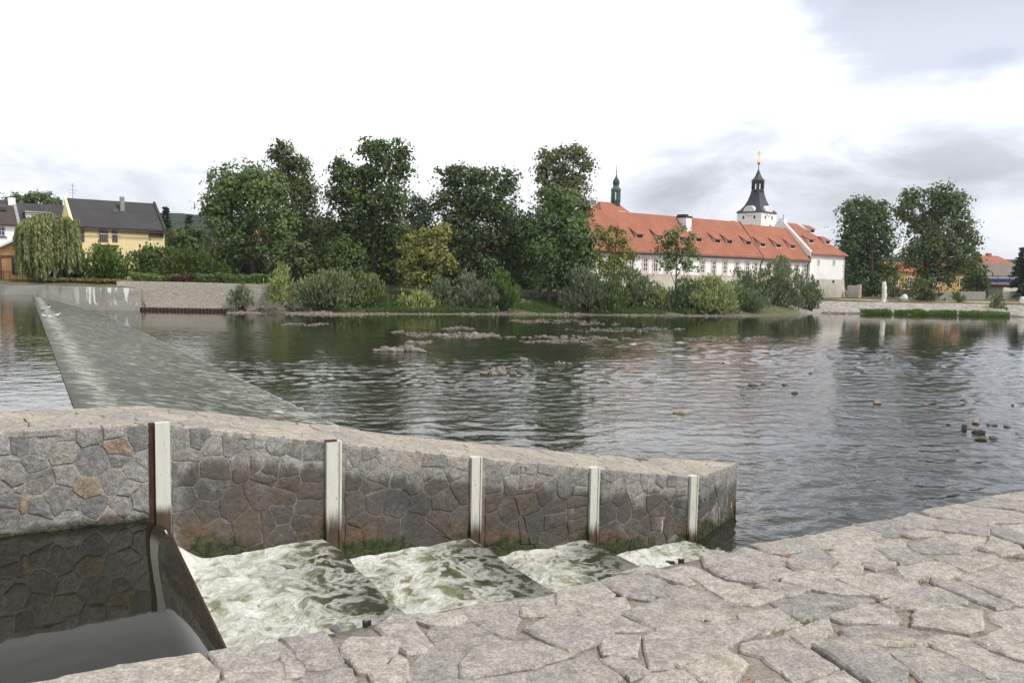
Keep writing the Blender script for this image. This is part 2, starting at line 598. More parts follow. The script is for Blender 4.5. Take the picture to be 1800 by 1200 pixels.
def slab_stone(name, poly, to3, h, depth, bevel, mat, parent, rough_edge, bulge, seed, attrf=None, sharp=0.0):
    """an irregular stone: polygon (list of 2D points), to3(a, b, height) puts it in the world"""
    r = np.random.default_rng(seed)
    P = np.array(poly, float)
    if sharp: P = simplify(P, sharp)
    area = 0.5 * np.sum(P[:, 0] * np.roll(P[:, 1], -1) - np.roll(P[:, 0], -1) * P[:, 1])
    if area < 0: P = P[::-1]
    pts = []
    n = len(P)
    step = rough_edge[0]
    for i in range(n):
        a, b = P[i], P[(i + 1) % n]
        L = np.linalg.norm(b - a)
        k = max(1, int(round(L / step)))
        nn = np.array([-(b - a)[1], (b - a)[0]]) / (L + 1e-9)
        for j in range(k):
            q = a + (b - a) * j / k
            q = q + nn * r.normal(0, rough_edge[1]) * (0.5 if j == 0 else 1)
            pts.append(q)
    Q = np.array(pts)
    # round the corners a little
    if not sharp: Q = 0.90 * Q + 0.05 * (np.roll(Q, 1, 0) + np.roll(Q, -1, 0))
    c = Q.mean(0)
    size = np.sqrt(abs(area))
    tilt = r.normal(0, 0.008, 2)
    def inset(d):
        v = c - Q
        l = np.linalg.norm(v, axis=1, keepdims=True)
        return Q + v / l * np.minimum(d, l * 0.5)
    N = len(Q)
    rings = []
    def zz(X, base, amp):
        return base + (X - c) @ tilt + r.normal(0, amp, len(X))
    rings.append((Q, np.full(N, -depth)))
    e1 = inset(bevel * 0.15); rings.append((e1, zz(e1, h - bevel * 0.95, bevel * 0.12)))
    e2 = inset(bevel * 1.0 + 0.004); rings.append((e2, zz(e2, h, bevel * 0.12)))
    e3 = c + (Q - c) * 0.55; rings.append((e3, zz(e3, h + bulge, bulge * 0.5)))
    V = []
    A2 = []
    for X, Z in rings:
        for x, z in zip(X, Z):
            V.append(to3(x[0], x[1], z)); A2.append(x)
    V.append(to3(c[0], c[1], h + bulge * 1.1)); A2.append(c)
    F = []
    for k in range(3):
        for i in range(N):
            j = (i + 1) % N
            F.append((k * N + i, k * N + j, (k + 1) * N + j, (k + 1) * N + i))
    for i in range(N):
        F.append((3 * N + i, 3 * N + (i + 1) % N, 4 * N))
    att = attrf(np.array(A2)) if attrf else None
    return mk(name, V, F, mat, parent, origin=to3(c[0], c[1], 0), attrs=att)


def clip_poly(poly, a, b, c):
    """keep the side a*x + b*y <= c"""
    out = []
    n = len(poly)
    for i in range(n):
        p, q = poly[i], poly[(i + 1) % n]
        dp, dq = a * p[0] + b * p[1] - c, a * q[0] + b * q[1] - c
        if dp <= 0: out.append(p)
        if (dp < 0 < dq) or (dq < 0 < dp):
            k = dp / (dp - dq)
            out.append((p[0] + k * (q[0] - p[0]), p[1] + k * (q[1] - p[1])))
    return out


def shrink(poly, d):
    """move every side of a convex polygon inwards"""
    P = list(poly)
    area = sum(P[i][0] * P[(i + 1) % len(P)][1] - P[(i + 1) % len(P)][0] * P[i][1] for i in range(len(P)))
    if area < 0: P = P[::-1]
    out = P
    for i in range(len(P)):
        p, q = P[i], P[(i + 1) % len(P)]
        ex, ey = q[0] - p[0], q[1] - p[1]
        L = math.hypot(ex, ey)
        if L < 1e-6: continue
        a, b = ey / L, -ex / L
        out = clip_poly(out, a, b, a * p[0] + b * p[1] - d)
        if len(out) < 3: return []
    # drop tiny sides
    res = []
    for p in out:
        if not res or math.hypot(p[0] - res[-1][0], p[1] - res[-1][1]) > 0.015: res.append(p)
    return res if len(res) >= 3 else []


def cells(seeds, bound, wts=None):
    S = np.array(seeds, float)
    W = np.zeros(len(S)) if wts is None else np.asarray(wts)
    res = []
    for i, s in enumerate(S):
        poly = list(bound)
        d = np.hypot(*(S - s).T)
        for j in np.argsort(d)[1:28]:
            t = S[j]
            a, b = 2 * (t[0] - s[0]), 2 * (t[1] - s[1])
            c = t @ t - s @ s + W[i] - W[j]
            poly = clip_poly(poly, a, b, c)
            if len(poly) < 3: break
        res.append(poly if len(poly) >= 3 else None)
    return res


# ------------------------------------------------------------------ paving of the near quay
def build_paving():
    # the bed of sandy mortar, a slab that ends in the quay face
    s0, s1, n0 = -9.0, 26.0, -14.0
    ns = 150
    V, F = [], []
    S = np.linspace(s0, s1, ns)
    N = np.concatenate([np.linspace(n0, EDGE_N - 3.2, 10)[:-1], np.linspace(EDGE_N - 3.2, EDGE_N - 0.03, 40)])
    for n in N:
        for s in S:
            z = PAVE_Z - 0.010 + 0.022 * (fbm(np.array([s * 2.2 + 40]), np.array([n * 2.2 + 90]), 3)[0] - 0.45)
            V.append(CH(s, n + (0.02 * math.sin(s * 3.1) if n == N[-1] else 0), z))
    m = len(N)
    for j in range(m - 1):
        for i in range(ns - 1):
            F.append((j * ns + i, j * ns + i + 1, (j + 1) * ns + i + 1, (j + 1) * ns + i))
    b = len(V)
    for s in S: V.append(CH(s, EDGE_N - 0.02, -1.2))
    for i in range(ns - 1):
        F.append(((m - 1) * ns + i, (m - 1) * ns + i + 1, b + i + 1, b + i))
    pav = mk('paving', V, F, M_MORTAR, None, origin=CH(4, EDGE_N - 3, 0), smooth=True)
    tag(pav, 'bed of sandy mortar under the irregular granite paving in the foreground', None, None, 'structure')
    T = {1: (0, 1080, 5.0), 2: (340, 1040, 5.0), 3: (680, 1000, 5.4545), 4: (980, 950, 4.8), 5: (1260, 900, 6.0),
         6: (1260, 1040, 6.0), 7: (1500, 860, 6.0), 8: (1500, 1020, 6.0)}
    polys = []
    for line in STONES.strip().splitlines():
        a, pts = line.split(':')
        ox, oy, sc = T[int(a)]
        w = []
        for q in pts.split():
            x, y = q.split(',')
            w.append(to_sn(onz(ox + float(x) / sc, oy + float(y) / sc, PAVE_Z + 0.01)))
        w = [(s, min(n, EDGE_N + 0.03)) for s, n in w]
        polys.append(w)
    def inside(pt, poly):
        x, y = pt
        r = False
        for i in range(len(poly)):
            (x1, y1), (x2, y2) = poly[i], poly[i - 1]
            if (y1 > y) != (y2 > y) and x < (x2 - x1) * (y - y1) / (y2 - y1) + x1: r = not r
        return r
    for k, w in enumerate(polys):
        r = np.random.default_rng(100 + k)
        W = np.array(w)
        c = W.mean(0)
        ext = np.sqrt(np.prod(W.max(0) - W.min(0)))
        W = c + (W - c) * (1 + 0.040 / max(ext, 0.1))
        slab_stone('paving_stone', W, lambda a, b, z: CH(a, b, PAVE_Z + z), 0.004 + r.uniform(-0.005, 0.014), 0.12,
                   0.008 + r.uniform(0, .005), M_PAVE, pav, (0.05, 0.005), 0.001, 500 + k, sharp=0.030)
    # the paving goes on outside what the photograph shows
    r = np.random.default_rng(11)
    seeds = []
    row = 0
    for n in np.arange(EDGE_N - 0.22, EDGE_N - 5.0, -0.40):
        for s in np.arange(-4.0, 13.0, 0.58):
            seeds.append((s + 0.29 * (row % 2) + r.uniform(-.15, .15), n + r.uniform(-.1, .1)))
        row += 1
    bound = [(-4.3, EDGE_N - 5.2), (13.3, EDGE_N - 5.2), (13.3, EDGE_N + 0.02), (-4.3, EDGE_N + 0.02)]
    cnt = 0
    for k, poly in enumerate(cells(seeds, bound)):
        if not poly or cnt > 190: continue
        poly = shrink(poly, 0.018)
        if not poly: continue
        c = np.mean(poly, 0)
        p3 = CH(c[0], c[1], PAVE_Z)
        v = p3 - EYE
        if np.linalg.norm(v) > 11: continue
        tst = [(p[0] * .96 + c[0] * .04, p[1] * .96 + c[1] * .04) for p in poly] + [tuple(c)]
        if any(inside(q, w) for q in tst for w in polys): continue
        if any(inside(q, poly) for w in polys for q in w): continue
        zc = v @ _F
        ix, iy = (900 + FPX * (v @ CR) / zc, 600 - FPX * (v @ CU) / zc) if zc > 0.3 else (-9999, 9999)
        if 0 < ix < 1800 and 0 < iy < 1190: continue
        cnt += 1
        slab_stone('paving_stone', poly, lambda a, b, z: CH(a, b, PAVE_Z + z), 0.012 + r.uniform(-0.012, 0.02), 0.12,
                   0.012, M_PAVE, pav, (0.07, 0.006), 0.004, 1500 + k)
    return pav


STONES = """
1:-400,760 0,605 100,570 500,515 860,465 1040,462 1045,600 1060,800 400,900
2:-635,640 -550,612 -300,570 -10,535 40,545 190,690 200,760 100,900 -500,950 -640,800
2:160,505 220,480 500,440 750,420 900,480 930,560 760,590 560,600 340,680 290,735 210,640 165,560
2:200,800 330,735 420,690 560,625 760,600 800,680 835,760 850,850 700,1000 200,1000
2:780,580 880,580 950,620 1000,670 960,710 830,720 800,650
2:790,410 960,370 1140,355 1200,470 1300,560 1260,630 1100,660 980,640 900,560 900,480
2:1310,480 1400,410 1560,400 1720,410 1785,490 1740,570 1620,640 1610,700 1450,680 1330,560
2:870,790 1000,730 1300,660 1380,680 1430,730 1440,850 1400,1000 900,1000 850,850
3:-180,1000 -150,890 20,910 100,840 180,870 190,960 210,1040 100,1200 -150,1200
3:-90,545 0,480 60,440 230,450 280,560 380,660 460,745 320,770 190,770 60,690 0,620
3:240,440 540,420 700,420 740,470 640,520 430,520 300,490
3:400,610 450,540 640,525 790,490 900,560 1060,660 880,680 700,730 520,760 470,720
3:560,400 740,350 900,310 1180,300 1290,360 1280,480 1250,560 1180,620 1060,600 950,560 760,450 710,420
3:1220,280 1500,220 1650,215 1640,340 1460,340 1250,310
3:1310,372 1460,352 1660,350 1800,380 1780,450 1600,455 1420,430 1310,430
4:-260,735 -170,690 -60,640 0,600 140,620 180,640 300,690 420,700 450,780 370,830 240,870 110,940 -40,860 -150,790
3:200,920 240,850 330,790 560,780 700,750 710,830 670,920 710,1000 700,1030 480,1040 240,1030 215,980
3:740,1000 720,900 760,840 830,760 1060,690 1300,680 1440,700 1560,760 1740,830 1400,940 1150,970 950,1010 850,1040 750,1040
4:-230,1110 -100,1060 100,990 270,960 330,1010 420,1060 520,1140 470,1200 300,1300 -150,1300
3:730,1080 900,1060 1150,1010 1330,1000 1420,1100 1400,1200 900,1250 700,1200
3:230,1080 480,1060 690,1060 690,1200 250,1200
4:0,430 130,380 260,370 360,350 420,400 470,440 440,470 300,480 180,560 100,560 20,530
4:180,600 250,530 330,480 450,465 560,480 600,560 520,600 430,640 400,690 300,685 200,640
4:370,340 530,290 700,280 850,310 900,340 800,420 780,480 560,450 460,410
4:500,280 740,215 900,240 1050,270 1150,350 1060,360 950,320 760,280
4:560,600 650,560 800,520 870,500 960,530 1200,600 1200,670 1110,700 960,730 840,730 700,660
4:820,440 880,380 1020,360 1200,400 1340,440 1450,500 1490,540 1340,580 1210,590 1050,550 880,480
4:420,680 450,630 540,615 650,660 740,700 830,740 700,750 560,745 460,740 420,710
4:375,860 450,790 580,780 680,800 680,870 660,950 560,930 400,935 370,900
4:370,990 440,950 550,940 600,990 720,1020 770,1080 700,1100 610,1140 530,1100 430,1050
4:735,780 840,760 980,740 1130,700 1280,700 1420,670 1560,690 1672,768 1536,830 1400,880 1250,930 1100,1000 1000,1040 800,1050 770,980 755,880
4:1220,630 1240,605 1400,595 1440,640 1400,670 1310,680 1250,660
4:920,240 1060,200 1140,200 1270,250 1430,330 1536,345 1610,400 1500,470 1400,470 1260,390 1180,350 1080,270
5:-150,470 0,430 100,430 250,480 420,530 600,590 720,660 560,700 400,730 200,720 100,690 0,640 -100,570
4:1010,1035 1150,980 1290,930 1420,910 1500,940 1590,990 1600,1030 1540,1090 1530,1200 1400,1280 1260,1200 1180,1120
4:640,1190 760,1120 1000,1080 1100,1110 1170,1180 1230,1220 1100,1350 600,1300
5:110,430 200,380 300,355 390,370 520,410 680,440 740,470 720,520 520,530 380,490 200,450
5:380,340 500,310 700,280 840,275 950,310 1080,370 900,390 700,430 560,410 420,370
5:850,260 1000,225 1100,220 1250,250 1400,280 1490,300 1480,350 1300,360 1120,360 960,300
5:1090,215 1300,170 1450,130 1560,150 1700,210 1720,250 1600,280 1480,285 1300,250
5:1460,125 1640,90 1740,100 1800,80 1860,120 1900,180 1800,200 1720,200 1580,150
5:740,510 800,450 900,400 1050,375 1120,400 1190,440 1260,510 1160,570 1100,620 960,600 840,580
5:540,560 690,550 800,600 740,620 680,600
5:1190,420 1240,380 1500,350 1640,370 1700,420 1780,470 1640,500 1500,520 1300,515 1260,460
5:740,640 850,610 1000,610 1120,650 1200,720 1350,750 1500,820 1560,855 1300,850 1150,810 950,780 850,750 710,730
5:1140,640 1250,560 1400,540 1530,560 1500,640 1360,690 1240,710
5:430,770 560,720 700,740 860,770 950,800 900,850 760,880 640,830 560,810
5:1280,720 1400,680 1560,660 1740,640 1900,680 2080,740 2130,800 1980,860 1800,880 1720,895 1640,860 1500,800 1400,760
6:110,60 190,20 400,-30 560,-20 690,40 600,80 440,110 220,120 140,95
6:600,100 680,60 800,20 1000,-10 1250,10 1500,20 1640,60 1540,110 1400,150 1230,200 1180,240 1060,250 980,270 880,270 820,230 720,180
6:250,290 240,210 310,180 480,150 640,150 720,200 820,250 870,300 800,340 680,380 560,420 480,410 390,370 320,340
6:740,420 880,340 1000,300 1060,250 1180,240 1250,310 1220,410 1150,490 1050,540 950,570 860,510
6:280,600 290,530 480,470 640,440 740,450 860,530 1010,590 1150,660 1250,760 1180,800 1000,850 800,910 720,850 620,790 480,660 400,620
6:1040,560 1130,510 1340,480 1450,525 1560,570 1740,600 1830,680 1980,780 2040,870 1960,920 1820,950 1640,960 1540,870 1400,790 1260,710 1160,620
6:1220,250 1340,190 1440,150 1540,120 1700,130 1830,180 1900,260 1920,290 1780,310 1560,310 1360,290
6:1330,380 1420,350 1600,335 1860,330 1990,360 2130,420 2230,500 2200,530 2000,530 1800,520 1640,510 1500,530 1440,480
6:380,960 430,900 620,890 800,940 900,1000 800,1100 400,1100
6:880,960 1000,890 1200,830 1330,800 1450,900 1600,1000 1500,1150 950,1150
8:320,230 400,170 520,110 700,75 870,85 990,130 1180,210 1160,260 960,270 740,275 600,290 430,290
8:640,370 680,300 850,285 1100,280 1340,330 1360,420 1340,500 1200,530 1000,520 800,480 650,450
8:860,0 960,-20 1080,-10 1180,20 1300,80 1500,150 1640,220 1600,250 1480,265 1350,210 1200,150 1000,90
8:1180,0 1090,-60 1140,-90 1300,-110 1500,-110 1700,-90 1900,-60 1900,40 1760,100 1580,140 1400,80
8:1440,320 1600,280 1800,270 1950,300 1950,560 1780,530 1600,470 1480,420 1420,370
8:1280,620 1480,560 1620,510 1800,560 1950,640 1950,850 1800,820 1620,770 1450,690
8:780,620 900,560 1060,550 1250,600 1300,660 1450,730 1620,800 1800,860 1950,900 1950,1020 1780,1010 1500,990 1400,930 1200,860 1080,800 960,740 860,660
8:350,720 520,690 760,700 880,730 1000,810 1180,860 1300,930 1380,1010 1200,1020 1060,1070 950,1200 800,1100 660,960 540,850
8:1080,1080 1200,1040 1380,1020 1500,1010 1780,1030 1950,1040 1950,1250 1100,1250
8:1580,150 1750,100 1950,110 1950,250 1790,240 1650,190
7:40,560 120,530 280,515 480,520 560,560 600,590 460,600 260,600 80,600
7:230,620 300,610 560,600 640,650 760,690 820,720 660,750 500,770 420,720 330,680
7:590,590 640,550 760,520 900,500 980,530 1120,580 1220,620 1140,650 960,650 760,660 660,650
7:440,800 640,760 840,740 980,760 1080,810 1140,850 1040,890 900,930 700,930 560,900
7:880,710 1060,660 1300,640 1480,680 1600,730 1500,770 1380,800 1210,840 1100,800 980,750
7:960,470 1100,450 1400,490 1440,520 1400,570 1290,610 1180,580 1020,520
7:540,470 640,420 780,430 920,450 940,480 800,490 640,490
7:320,340 460,290 620,240 740,260 900,310 1080,330 1300,380 1420,400 1400,470 1300,470 1100,440 840,400 600,400 420,380
7:740,230 860,200 1080,240 1060,300 940,300 820,280
7:870,190 1100,140 1240,170 1500,190 1700,220 1800,260 1800,330 1500,330 1400,370 1100,310
7:1130,100 1370,75 1560,110 1800,150 1900,200 1700,210 1560,180 1300,170 1180,150
7:1380,70 1620,30 1760,60 1950,90 1950,150 1780,130 1580,95
7:1640,20 1800,-10 1950,0 1950,70 1800,50
7:1440,370 1540,390 1680,420 1800,480 1950,560 1950,640 1800,590 1640,540 1460,460
7:1560,370 1800,350 1950,380 1950,520 1800,480 1700,430
7:1300,600 1400,580 1460,500 1620,560 1760,600 1800,650 1640,670 1560,690 1440,640
7:1490,830 1600,750 1750,730 1950,740 1950,890 1780,870 1600,850
7:130,390 330,350 460,390 560,420 530,460 420,470 280,450
7:120,760 300,740 430,760 420,800 240,820 120,790
"""
PAVING = build_paving()

# ------------------------------------------------------------------ the dividing wall of the boat chute
def wall_top(s):
    return np.interp(s, [-9, -1.3, 0.0, 1.70, 3.40, 5.08, 6.78, 8.4], [2.16, 2.149, 2.127, 1.813, 1.486, 1.20, 0.917, 0.80])


LEVEL = [1.2, 0.72, 0.49, 0.24, 0.0]        # water: pool, then the chambers
POST_S = [0.0, 1.70, 3.40, 5.08, 6.74]


def level_at(s):
    return LEVEL[0] if s < 0 else LEVEL[min(4, 1 + int(np.searchsorted(POST_S[1:4], s)))]


TIP = (8.30, 0.74)
BACK_END = (7.25, 1.22)
FRONT_END = 6.86
W_TH = 1.22
END_D = np.array([TIP[0] - FRONT_END, TIP[1]]); END_L = float(np.linalg.norm(END_D)); END_D /= END_L


def end_pt(a, z, out=0.0):
    """point on the slanting end face; a metres from the front corner"""
    nx, ny = END_D[1], -END_D[0]
    return CH(FRONT_END + END_D[0] * a + nx * out, END_D[1] * a + ny * out, z)


def build_wall():
    S = [-9, -1.3, 0, 1.7, 3.4, 5.08, 6.0]
    root = empty('stone_wall', CH(3, 0.6, -0.8),
                 'long granite wall with sloping flagstone top dividing the boat chute from the river', 'wall')
    # core
    outline = [(s, 0.0) for s in S] + [(FRONT_END, 0.0), TIP, BACK_END] + [(s, W_TH) for s in S[::-1]]
    n = len(outline)
    V = [CH(s, q, -1.2) for s, q in outline] + [CH(s, q, wall_top(s) - 0.03) for s, q in outline]
    F = [(i, (i + 1) % n, n + (i + 1) % n, n + i) for i in range(n)]
    for k in range(len(S) - 1):
        F.append((n + k, n + k + 1, n + n - 2 - k, n + n - 1 - k))
    k = len(S) - 1
    F.append((n + k, n + k + 1, n + k + 2, n + k + 3, n + k + 4))
    mk('core', V, F, M_WMORTAR, root)

    ZA = (0, 700, 3.6); ZB = (450, 720, 3.6); ZC = (900, 760, 3.6)
    panels = [(-3.2, -0.10, 'A', A0), (0.10, 1.60, 'M', A1), (1.83, 3.31, 'M', A2), (3.53, 5.0, 'M', A3), (5.19, 6.66, 'M', A4)]
    def front_sn(px, py):
        d = pix_dir(px, py)
        t = ((P0 - EYE) @ ND) / (d @ ND)
        p = EYE + t * d
        return float((p - P0) @ SD), float(p[2])
    def end_az(px, py):
        nx = END_D[1] * SD - END_D[0] * ND
        o = end_pt(0, 0)
        d = pix_dir(px, py)
        t = ((o - EYE) @ nx) / (d @ nx)
        p = EYE + t * d
        return float((p - o) @ (END_D[0] * SD + END_D[1] * ND)), float(p[2])
    def parse(txt):
        out = []
        for q in txt.split():
            o = {'a': ZA, 'b': ZB, 'c': ZC}[q[0]]
            x, y = q[1:].split(',')
            out.append((o[0] + float(x) / o[2], o[1] + float(y) / o[2]))
        return out
    def stains(front):
        def f(A):
            s = A[:, 0] if front else FRONT_END + A[:, 0]
            z = A[:, 1]
            top = wall_top(s)
            lv = np.array([level_at(q) for q in s])
            inner = sstep(-0.1, 0.4, s)
            frac = np.clip((top - z) / np.maximum(top - lv, 0.2), 0, 1.2)
            wet = sstep(0.12, 0.40, frac) * inner * (1 - 0.25 * sstep(5.0, 6.5, s))
            wet = np.maximum(wet, sstep(0.14, 0.02, z - lv) * 0.9)
            rust = sstep(0.5, 0.80, frac) * inner * (0.50 + 0.35 * np.sin(s * 3.7 + 1.0))
            moss = sstep(0.42, 0.04, z - lv) * inner * (0.72 + 0.30 * np.cos((s - 2.0) * 3.7))
            moss = np.maximum(moss, sstep(0.06, 0.0, z - lv) * 0.8)
            drip = sstep(4.2, 6.0, s) * (1.0 - 0.6 * sstep(0.8, 1.0, frac)) * sstep(0.12, 0.3, frac)
            return {'wet': wet, 'rust': rust, 'moss': moss, 'drip': drip}
        return f
    # mortar of the two visible faces
    for nm, to, a, b, zl in (('front', lambda x, z: CH(x, -0.004, z), -3.4, FRONT_END, wall_top), ('end', lambda x, z: end_pt(x, z, 0.004), 0.0, END_L, None)):
        xs = np.linspace(a, b, int((b - a) / 0.08)); ts = np.linspace(0, 1, 22)
        VV, AT, FF = [], [], []
        for x in xs:
            zt = float(wall_top(x)) if zl is not None else float(np.interp(x, [0, END_L], [wall_top(FRONT_END), wall_top(TIP[0])]))
            for q in ts:
                z = -0.6 + (zt - 0.02 + 0.6) * q
                VV.append(to(x, z)); AT.append((x, z))
        for i in range(len(xs) - 1):
            for j in range(21): FF.append((i * 22 + j, (i + 1) * 22 + j, (i + 1) * 22 + j + 1, i * 22 + j + 1))
        mk('mortar_face', VV, FF, M_WMORT2, root, attrs=stains(zl is not None)(np.array(AT)))
    k = 0
    for (a, b, typ, txt) in panels:
        seeds = [front_sn(*p) for p in parse(txt)]
        if typ == 'A':   # beyond the left edge of the photograph
            r = np.random.default_rng(5)
            for s in np.arange(-3.1, -1.45, 0.32):
                for z in (2.02, 1.78, 1.55, 1.34):
                    seeds.append((s + r.uniform(-.06, .06), z + r.uniform(-.04, .04)))
        low = LEVEL[0] if typ == 'A' else level_at((a + b) / 2)
        r = np.random.default_rng(int(a * 10) + 77)
        for s in np.arange(a + 0.15, b, 0.34):
            seeds.append((s + r.uniform(-.05, .05), low - 0.12))
        bound = [(a, low - 0.35), (b, low - 0.35), (b, float(wall_top(b)) - 0.012), (a, float(wall_top(a)) - 0.012)]
        if a < 0: bound = [(a, low - 0.35), (b, low - 0.35), (b, wall_top(b) - .012), (-1.3, wall_top(-1.3) - .012), (a, wall_top(a) - .012)]
        for poly in cells(seeds, bound, np.random.default_rng(int(a * 7) + 50).uniform(-.006, .006, len(seeds))):
            if not poly: continue
            poly = shrink(poly, 0.0045)
            if not poly: continue
            k += 1
            rr = np.random.default_rng(900 + k)
            slab_stone('wall_stone', poly, lambda x, z, h: CH(x, -h, z), 0.010 + rr.uniform(-0.005, 0.009), 0.03, 0.004, M_WALL, root,
                       (0.06, 0.006), 0.003, 3000 + k, stains(True))
    seeds = [end_az(*p) for p in parse(A5)]
    for x in np.arange(0.1, END_L, 0.33): seeds.append((x, -0.15))
    zt0, zt1 = float(wall_top(FRONT_END)), float(wall_top(TIP[0]))
    bound = [(-0.0, -0.4), (END_L - 0.02, -0.4), (END_L - 0.02, zt1 - .012), (0.0, zt0 - .012)]
    for poly in cells(seeds, bound):
        if not poly: continue
        poly = shrink(poly, 0.0035)
        if not poly: continue
        k += 1
        rr = np.random.default_rng(900 + k)
        slab_stone('wall_stone', poly, lambda x, z, h: end_pt(x, z, h), 0.010 + rr.uniform(-0.005, 0.008), 0.03, 0.004, M_WALL, root,
                   (0.06, 0.006), 0.003, 3000 + k, stains(False))
    # plain courses on the strip between post five and the corner
    for z0, z1 in ((0.72, 0.90), (0.46, 0.70), (0.20, 0.44), (-0.3, 0.18)):
        k += 1
        slab_stone('wall_stone', [(6.81, z0), (6.885, z0), (6.885, z1 - 0.01), (6.81, z1 - 0.01)], lambda x, z, h: CH(x, -h, z), 0.02, 0.03, 0.008,
                   M_WALL, root, (0.07, 0.004), 0.003, 3000 + k, stains(True))
    # flagstones of the sloping top
    r = np.random.default_rng(21)
    seeds = []
    row = 0
    for q in (-0.01, 0.33, 0.66, 0.98, 1.24):
        for s in np.arange(-3.4, 8.4, 0.40 if 0 < q < 1.2 else 0.34):
            seeds.append((s + (row % 2) * .2 + r.uniform(-.11, .11), q + r.uniform(-.07, .07)))
        row += 1
    bound = [(-3.6, -0.014), (FRONT_END + 0.012, -0.014), (TIP[0] + 0.01, TIP[1]), (BACK_END[0], W_TH + 0.02), (-3.6, W_TH + 0.02)]
    for i, poly in enumerate(cells(seeds, bound, r.uniform(-.02, .02, len(seeds)))):
        if not poly: continue
        # cut round the slots so that the steel shows
        poly = shrink(poly, 0.003)
        if not poly: continue
        c = np.mean(poly, 0)
        if any(abs(c[0] - ps) < 0.09 and c[1] < 0.05 for ps in POST_S): continue
        slab_stone('flagstone', poly, lambda x, y, h: CH(x, y, float(wall_top(x)) + h - 0.012), 0.0 + r.uniform(-0.004, 0.006), 0.05, 0.006,
                   M_COPE, root, (0.07, 0.007), 0.002, 5000 + i)
    # rear face
    # steel guides for the stop boards
    for i, s in enumerate(POST_S):
        zt = float(wall_top(s)) + 0.004
        zb = level_at(s + 0.1) - 0.4
        wd = 0.082 if i < 2 else 0.066
        if i == 0:
            zb = 1.0
        m = MB()
        if i == 0:
            m.box(CH, -0.045, 0.085, -0.040, 0.05, zb, zt)
            m.build('steel_guide', M_PAINT[0], root)
            m = MB()
            m.box(CH, -0.100, -0.046, -0.012, 0.05, zb, zt - 0.003)
            g = m.build('rusty_groove', M_RUST, root)
        else:
            m.box(CH, s - wd, s + wd * 0.55, -0.046, 0.05, zb, zt)
            m.box(CH, s + wd * 0.55, s + wd * 0.72, -0.034, 0.05, zb, zt - 0.004)
            m.box(CH, s + wd * 0.72, s + wd, -0.050, 0.05, zb, zt - 0.002)
            m.build('steel_guide', M_PAINT[i], root)
        if i == 1:
            m = MB(); m.box(CH, s - wd - 0.01, s + 0.03, -0.05, 0.02, zt + 0.001, zt + 0.012); m.build('cap_plate', M_RUST, root)
    return root


A0 = """a10,290 a115,280 a265,285 a395,240 a560,230 a745,215 a760,305 a885,250 a395,335 a20,430 a200,425 a90,490 a240,530 a410,490 a590,400
a750,360 a920,375 a715,530 a565,575 a850,460 a110,550 a20,560 a800,575 a45,660 a160,665 a355,630 a250,680 a480,660 a20,745 a600,690 a770,690 a900,650 a470,745 a200,790 a560,760 a850,745 a700,755"""
A1 = """a1150,245 a1250,235 a1360,280 a1470,270 a1590,270 a1740,290 a1190,360 a1170,460 a1350,440 a1550,390 a1720,440 b20,200 b135,240 b250,250 b355,255 b20,310 b85,400 b190,370 b350,400
b200,470 b330,520 b50,560 b170,560 a1160,640 a1330,570 a1300,720 a1480,690 a1650,610 a1180,800 a1370,850 a1570,790 b70,690 b160,640 b320,620 b300,710 b180,790"""
A2 = """b570,235 b630,290 b710,280 b570,330 b815,290 b970,300 b1125,310 b1295,320 b720,350 b600,430 b770,415 b910,430 b1110,400 b1270,400 b990,460 b740,480 b1140,478 b1300,480
b600,600 b760,570 b880,590 b1040,600 b1180,570 b650,700 b720,760 b830,750 b1000,720 b1150,690 b1290,720 b600,800 b1080,790"""
A3 = """b1500,360 b1600,370 b1720,370 c10,230 c90,230 c210,230 c310,240 c420,240 b1500,470 b1620,450 b1700,480 c80,310 c190,300 c220,370 c340,330 c440,310 c430,370 c80,440 c270,470 c420,430
c420,510 c90,590 c270,560 c420,580 c280,640 c430,650 b1500,570 b1600,640 b1720,600 b1500,720 b1620,760 b1740,720"""
A4 = """c630,260 c760,280 c860,290 c950,290 c1010,290 c1080,300 c595,370 c660,340 c770,360 c900,370 c990,390 c1080,380 c680,420 c800,440 c900,430 c1080,440 c620,510 c700,510 c800,500 c930,490
c1060,520 c640,610 c760,600 c840,600 c920,570 c1000,590 c1080,600 c700,690 c620,680 c800,700 c910,660 c1040,690"""
A5 = """c1240,320 c1310,310 c1380,300 c1440,270 c1230,380 c1330,370 c1410,360 c1460,350 c1220,470 c1260,420 c1350,450 c1430,450 c1220,560 c1280,540 c1370,530 c1440,550 c1240,640 c1340,630 c1430,640 c1250,720 c1400,700"""


def paint_mat(name, zt, zb, rust_h, edge=0.0):
    m, t, b, pos = mat_base(name)
    sep = t.new('ShaderNodeSeparateXYZ', {0: pos})
    streak = t.noise(t.scale(pos, 22, 22, 2.2), 1.0, 5, 0.65)
    h = t.math('ADD', t.math('MULTIPLY', t.math('SUBTRACT', sep.outputs[2], zb), 1 / rust_h), t.math('MULTIPLY', t.math('SUBTRACT', streak, 0.5), 1.1))
    dirt = t.ramp(h, 1.0, 0.25)
    chip = t.ramp(t.noise(t.scale(pos, 1, 1, .5), 34, 5, 0.75), 0.60, 0.70)
    col = t.mix(t.ramp(streak, 0.35, 0.75, 0, 0.5), (0.56, 0.57, 0.52), (0.42, 0.42, 0.36))
    col = t.mix(chip, col, (0.10, 0.05, 0.035))
    col = t.mix(dirt, col, t.mix(streak, (0.028, 0.020, 0.014), (0.10, 0.065, 0.035)))
    t.put(b.inputs['Base Color'], col)
    b.inputs['Roughness'].default_value = 0.55
    return m


